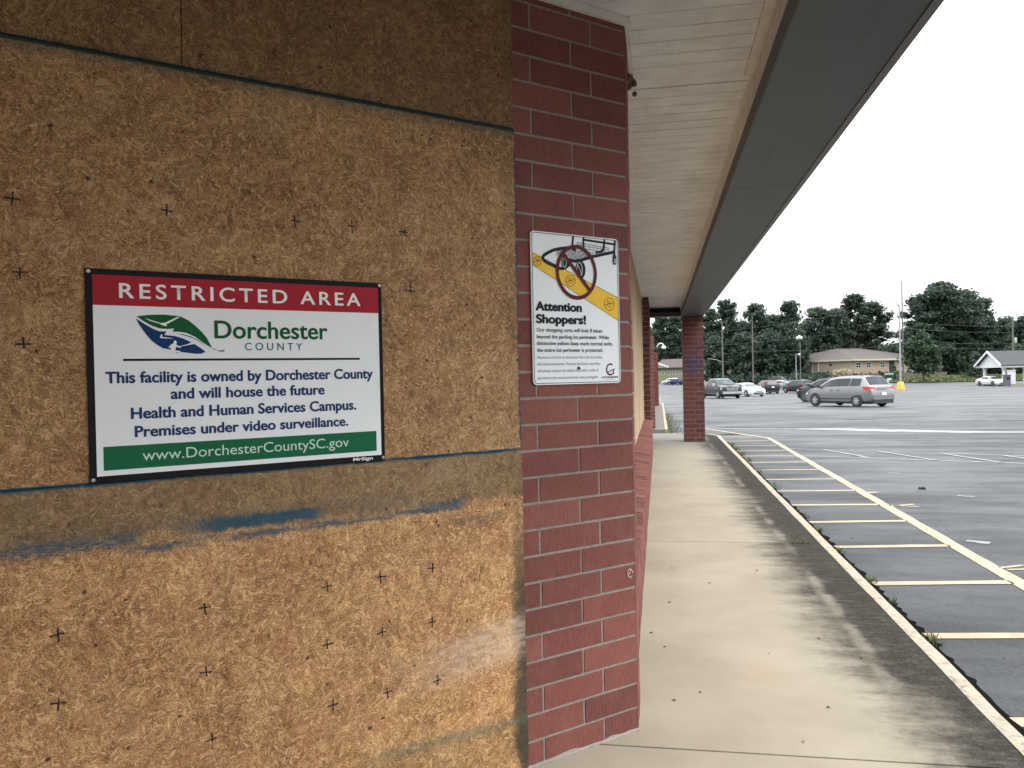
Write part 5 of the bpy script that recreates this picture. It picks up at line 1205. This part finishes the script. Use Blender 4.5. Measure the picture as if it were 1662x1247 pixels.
broad('pointed dark green bush-like tree left of the kiosk gable', 1584, 571, 176, 32, 702, TG, base=-.8, low=.02, dens=120, leaf=.42, mat='broad', name='evergreen_bush', nb=50, trunk=.12, cone=True)
broad('pale green small tree behind the kiosk roof by the transformer pole', 1650, 560, 185, 36, 703, TG, base=-.8, low=.1, dens=100, leaf=.45, mat='young', nb=40, trunk=.14)
# shrubs in front of the fence, plume grass
broad('round green shrub left of the donation bin', 1432, 604, 178, 16, 711, None, base=-1.0, low=.0, dens=150, leaf=.22, mat='young', name='shrub', nb=26, trunk=.05)['category'] = 'shrub'
broad('climbing green shrub at the breezeway of the apartment house', 1451, 593, 181, 8, 712, None, base=-1.0, low=.0, dens=160, leaf=.25, mat='young', name='shrub', nb=26, trunk=.05)['category'] = 'shrub'
broad('green shrub right of the plume grass above the minivan', 1383, 603, 172, 12, 713, None, base=-1.0, low=.0, dens=150, leaf=.22, mat='young', name='shrub', nb=22, trunk=.05)['category'] = 'shrub'
t = thing('plume_grass', 'pale tan plume grass clump in front of the apartment end wall', 'ornamental grass', tuple(A(1368, 612, 172).xy)+(-1.0,)); r = np.random.default_rng(9)
n = 900; a = r.uniform(0, 6.28, n); rr = np.sqrt(r.uniform(0, 1, n))*1.9; C = np.stack([rr*np.cos(a), rr*np.sin(a), r.uniform(1.3, 3.1, n)-rr*.25], 1); leaf_mesh('plumes', M['plume'], C, .22, r.uniform(0, 1, n), 3, t, 0, 3)
n = 900; a = r.uniform(0, 6.28, n); rr = np.sqrt(r.uniform(0, 1, n))*1.7; C = np.stack([rr*np.cos(a), rr*np.sin(a), r.uniform(.1, 1.6, n)], 1); leaf_mesh('blades', M['weed'], C, .20, r.uniform(0, .8, n), 4, t, 0, 4)
r = np.random.default_rng(19); n = 6000; xx = r.uniform(36, 96, n); off = r.uniform(.3, 14, n); C = np.stack([xx, np.array([vy(x) for x in xx])+off, np.interp(off, [0, 6, 15], [-.9, -.68, .05])+r.uniform(-.05, .25, n)], 1)
stuff(leaf_mesh('tall_grass', M['weed'], C, .24, r.uniform(0, 1, n)*.8, 5, None, 0, 3))
r = np.random.default_rng(29); n = 7000; xx = r.uniform(13, 60, n); C = np.stack([xx, 188+r.uniform(0, 16, n), r.uniform(-1.0, 1.6, n)*r.uniform(.2, 1, n)-.3], 1)
stuff(leaf_mesh('undergrowth', M['broad'], C, .7, r.uniform(0, .7, n), 6, None, 0, 1.6))

# ------------------------------------------------------------------ poles, lamps and lines
def pole(name, label, cat, px, pyb, pyt, Y, r0_, r1_, mat, base=None, group=None, dx=0.0):
    b = A(px, pyb, Y); tp = A(px+dx, pyt, Y); zb = base if base is not None else b.z
    t = thing(name, label, cat, (b.x, b.y, zb), 0, group); mb = MB(); mb.tube([(0, 0, -.2), (0, 0, (tp.z-zb)*.5), (0, 0, tp.z-zb)], [r0_, (r0_+r1_)/2, r1_], 10); mb.build('shaft', M[mat], t, smooth=60)
    return t, tp.z-zb
# lamp post with two arms on the yellow base
gb = G(1462, 633); t = thing('lamp_post', 'tall grey lamp post with two curved arms on a yellow concrete base', 'street lamp', (gb.x, gb.y, gb.z)); Hh = A(1459, 497, gb.y).z-gb.z
mb = MB(); mb.lathe([(.52, -.1), (.50, .1), (.36, 1.0), (.33, 1.06)], 20); mb.build('base', M['base_yellow'], t, smooth=40)
mb = MB(); mb.tube([(0, 0, .9), (0, 0, Hh)], [.125, .075], 12); mb.build('shaft', M['steel'], t, smooth=60)
k = gb.y/F_PX
for s_, ex, ez, nm in ((-1, -35, 13.5, 1), (-1, -12, 10, 2), (1, 18, 14, 3)):
    ln = ex*k; up = ez*k; yy = -.5 if nm == 2 else (.4 if nm == 3 else 0)
    mb = MB(); mb.tube([(0, 0, Hh-.1), (ln*.22, yy*.3, Hh+up*.45), (ln*.55, yy*.7, Hh+up*.85), (ln*.92, yy, Hh+up)], [.05, .045, .04, .035], 8); ar = mb.build('arm', M['steel'], t, smooth=60)
    mb = MB(); x1 = ln*.90; d_ = -1 if ln < 0 else 1; L_ = .75
    mb.add([(x1, yy-.10, Hh+up-.05), (x1, yy+.10, Hh+up-.05), (x1, yy+.08, Hh+up+.07), (x1, yy-.08, Hh+up+.07), (x1+d_*L_, yy-.15, Hh+up-.03), (x1+d_*L_, yy+.15, Hh+up-.03), (x1+d_*L_, yy+.10, Hh+up+.06), (x1+d_*L_, yy-.10, Hh+up+.06)], [(0,1,2,3),(7,6,5,4),(0,4,5,1),(1,5,6,2),(2,6,7,3),(3,7,4,0)])
    mb.build('lamp_head', M['steel'], ar)
t, h = pole('utility_pole', 'tallest wooden transmission pole right beside the lamp post', 'utility pole', 1466.5, 619, 456, 180, .19, .10, 'pole', -1.0, 'utility poles', -2)
mb = MB()
for z in (h-1.9, h-4.2, h-6.4): mb.tube([(0, 0, z), (-.55, 0, z+.05)], .05, 6); mb.lathe([(.06, -.15), (.10, 0), (.06, .15)], 8, 'X', (-.6, 0, z+.05))
mb.build('insulators', M['steel'], t)
t, h = pole('utility_pole', 'leaning wooden pole with transformer can behind the kiosk roof', 'utility pole', 1645, 612, 514, 182, .22, .15, 'pole', -1.0, 'utility poles', -3)
mb = MB(); mb.lathe([(.28, 0), (.30, .1), (.30, 1.0), (.24, 1.1)], 14, 'Z', (.45, 0, h-5.5)); mb.build('transformer', M['steel'], t, smooth=40)
t, h = pole('utility_pole', 'grey pole with a long street lamp arm to the left, seen behind the pickup', 'utility pole', 1173.5, 612, 522, 186, .19, .13, 'pole', -1.0, 'utility poles')
mb = MB(); mb.tube([(0, 0, 5.0), (-1.2, 0, 5.6), (-2.7, 0, 5.9)], .05, 6); mb.build('arm', M['steel'], t); mb = MB(); mb.box(-3.3, -2.6, -.12, .12, 5.85, 5.98); mb.build('lamp_head', M['steel'], t)
t, h = pole('utility_pole', 'thin wooden pole with short cross arms behind the white sedan', 'utility pole', 1222.5, 611, 513, 186, .16, .10, 'pole', -1.0, 'utility poles', 1)
mb = MB()
for z in (h-8.5, h-5.0): mb.tube([(0, 0, z), (1.3, 0, z+.5)], .04, 6)
mb.build('brackets', M['pole'], t)
t, h = pole('floodlight_pole', 'slim pole topped by a white floodlight cluster', 'floodlight', 1299.5, 612, 548, 170, .11, .08, 'pole', -1.0)
for a in range(3):
    mb = MB(); mb.lathe([(.12, -.2), (.30, .0), (.32, .25)], 12, 'Y', (-.45+.32*a, -.2, h-.1+.2*(a % 2))); mb.build('flood_lamp', M['lamp'], t, smooth=40)
t, h = pole('street_lamp', 'short grey street lamp with small white head left of the floodlight pole', 'street lamp', 1292.5, 612, 575, 165, .10, .07, 'steel', -1.0)
mb = MB(); mb.tube([(0, 0, h-.05), (.55, 0, h+.03)], .04, 6); mb.build('arm', M['steel'], t); mb = MB(); mb.lathe([(.06, .15), (.22, 0), (.16, -.2)], 12, 'Z', (.62, 0, h-.02)); mb.build('lamp_head', M['lamp'], t, smooth=40)
WR = [((1130, 541), (1222, 532), 186, 186, 'upper wire between the street lamp pole and the thin pole'), ((1222, 532), (1345, 514), 186, 190, 'upper wire climbing right from the thin pole'), ((1130, 562), (1222, 556), 186, 186, 'middle wire left of the thin pole'), ((1222, 556), (1462, 526), 186, 180, 'long middle wire between the thin pole and the tallest pole'),
      ((1130, 577), (1222, 570), 186, 186, 'lower wire left of the thin pole'), ((1222, 570), (1464, 560), 186, 180, 'lower long wire passing behind the floodlight'), ((1466, 524), (1700, 529), 180, 182, 'top wire right of the tallest pole'), ((1466, 533), (1643, 540), 180, 182, 'second wire between the tallest pole and the transformer pole'), ((1466, 554), (1700, 557), 180, 182, 'third wire low across the dark trees'), ((1466, 561), (1700, 566), 180, 182, 'lowest wire across the dark trees'), ((1060, 566), (1110, 563), 186, 186, 'wire seen between the columns and the brick pillar')]
for (a, b, Y0, Y1, lab) in WR:
    p, q2 = A(*a, Y0), A(*b, Y1); mb = MB(); n = 14; sag = .012*(q2-p).length
    mb.tube([p.lerp(q2, i/n)-Vector((0, 0, sag*4*(i/n)*(1-i/n))) for i in range(n+1)], .018, 5); o = mb.build('power_line', M['wire']); tag(o, lab, 'power line', 'overhead lines')

# ------------------------------------------------------------------ small things near by
ca = thing('security_camera', 'white dome camera on a curved arm under the second canopy', 'camera', (-.035, 23.25, 2.30))
mb = MB(); mb.tube([(0, 0, 0), (.04, 0, .06), (.10, 0, .10), (.16, 0, .08), (.185, 0, .02)], .016, 8); mb.build('arm', M['camwhite'], ca, smooth=60)
mb = MB(); mb.lathe([(.02, .03), (.05, .01), (.065, -.03), (.066, -.05)], 16, 'Z', (.188, 0, .0)); mb.build('housing', M['camwhite'], ca, smooth=40)
mb = MB(); mb.lathe([(.055, -.051), (.045, -.085), (.015, -.10)], 16, 'Z', (.188, 0, .0)); mb.build('dome', M['glass'], ca, smooth=60)
def weed(x, y, z, r_, n, seed, lab=None, grp='weeds in the kerb crack', h=.07):
    r = np.random.default_rng(seed); mb = MB()
    for i in range(n):
        a = r.uniform(0, 6.28); d = r.uniform(0, r_); b = Vector((d*math.cos(a)*.45, d*math.sin(a), 0)); ln = r.uniform(.4, 1.1)*h; le = r.uniform(.2, .9)
        tip = b+Vector((math.cos(a)*ln*le, math.sin(a)*ln*le, ln)); s_ = Vector((-math.sin(a), math.cos(a), 0))*r.uniform(.002, .005); mid = b.lerp(tip, .55)+Vector((0, 0, ln*.15))
        mb.add([b-s_*.6, b+s_*.6, mid+s_, tip, mid-s_], [(0, 1, 2, 4), (4, 2, 3)], 0, r.uniform(.1, 1))
    o = mb.build('weed_tuft', M['weed'], tone=True, fix=False); o.location = (x, y, z)
    return tag(o, lab or 'small green weed tuft growing in the crack between kerb and asphalt', 'weed', grp)
for i, (x, y, n, rr) in enumerate(((1.475, 4.95, 110, .11), (1.475, 5.75, 60, .06), (1.475, 6.32, 90, .09), (1.478, 7.35, 40, .10), (1.478, 8.3, 60, .09), (1.48, 9.1, 40, .10), (1.48, 11.3, 60, .14), (1.48, 13.1, 60, .16), (1.48, 14.6, 90, .18), (1.48, 15.8, 110, .2), (1.48, 17.0, 110, .2), (1.48, 18.2, 110, .2), (1.475, 3.62, 40, .06))):
    x = 1.517 if y < 16.5 else 1.54; weed(x, y, lotz(x, y), rr, int(n*.6), 800+i, h=.04 if y < 10 else .10)
weed(1.20, 7.35, 0.0, .10, 50, 850, 'weed growing out of the slab joint in the dark stained strip of the walk', None, .035).rotation_euler = (0, 0, math.pi/2)
for i, y in enumerate((23.0, 24.6, 26.4, 28.4, 30.6, 33, 36)):
    weed(.31, y, lotz(.3, y), .9, 120, 860+i, 'taller green weeds along the second, yellow kerb', 'weeds along the far kerb', .16)
q = random.Random(6)
for (x, y) in ((-.071, 4.726), (.853, 4.726), (.548, 4.441), (1.007, 4.423), (.004, 4.485), (.163, 3.863), (.039, 3.755), (.714, 3.759), (.545, 3.395), (.041, 5.375), (.33, 5.9), (.7, 6.3)):
    s_ = q.uniform(.004, .009); a = q.uniform(0, 6.28); mb = MB()
    pts = [(s_*1.5*math.cos(a+t_)*(1 if k % 2 else .8), s_*math.sin(a+t_)*(1 if k % 2 else .75), .003+.003*math.sin(t_*2)) for k, t_ in enumerate([2*math.pi*j/9 for j in range(9)])]
    mb.add(pts+[(0, 0, .0065), ], [(k, (k+1) % 9, 9) for k in range(9)]); o = mb.build('dead_leaf', M['leafdry'], fix=False); o.location = (x, y, .001)
    tag(o, 'tiny dark dead leaf lying on the pale concrete walk', 'leaf', 'dead leaves on the walk')
g2 = G(1497.5, 794); t = thing('litter_clump', 'small black clump of litter alone on the asphalt beyond the hatching', 'litter', g2)
mb = MB(); q = random.Random(12)
for k in range(5): mb.lathe([(.005, -.005), (.02, .0), (.022, .012), (.014, .028), (.003, .034)], 8, 'Z', (q.uniform(-.035, .04), q.uniform(-.02, .02), 0))
mb.build('scraps', M['plastic'], t, smooth=60)
mb = MB(); q = random.Random(14); n = 0
for k in range(260):
    x, y = q.uniform(1.5, 6), q.uniform(3.0, 15); s_ = q.uniform(.003, .010); z = lotz(x, y)+.003; a = q.uniform(0, 3.1)
    mb.add([(x+s_*math.cos(a), y+s_*math.sin(a), z), (x-s_*math.sin(a), y+s_*math.cos(a), z+s_*.5), (x-s_*math.cos(a), y-s_*math.sin(a), z), (x+s_*.5*math.sin(a), y-s_*.6*math.cos(a), z+s_*.4)], [(0, 1, 2, 3)])
stuff(mb.build('leaf_crumbs', M['leafdry'], fix=False))
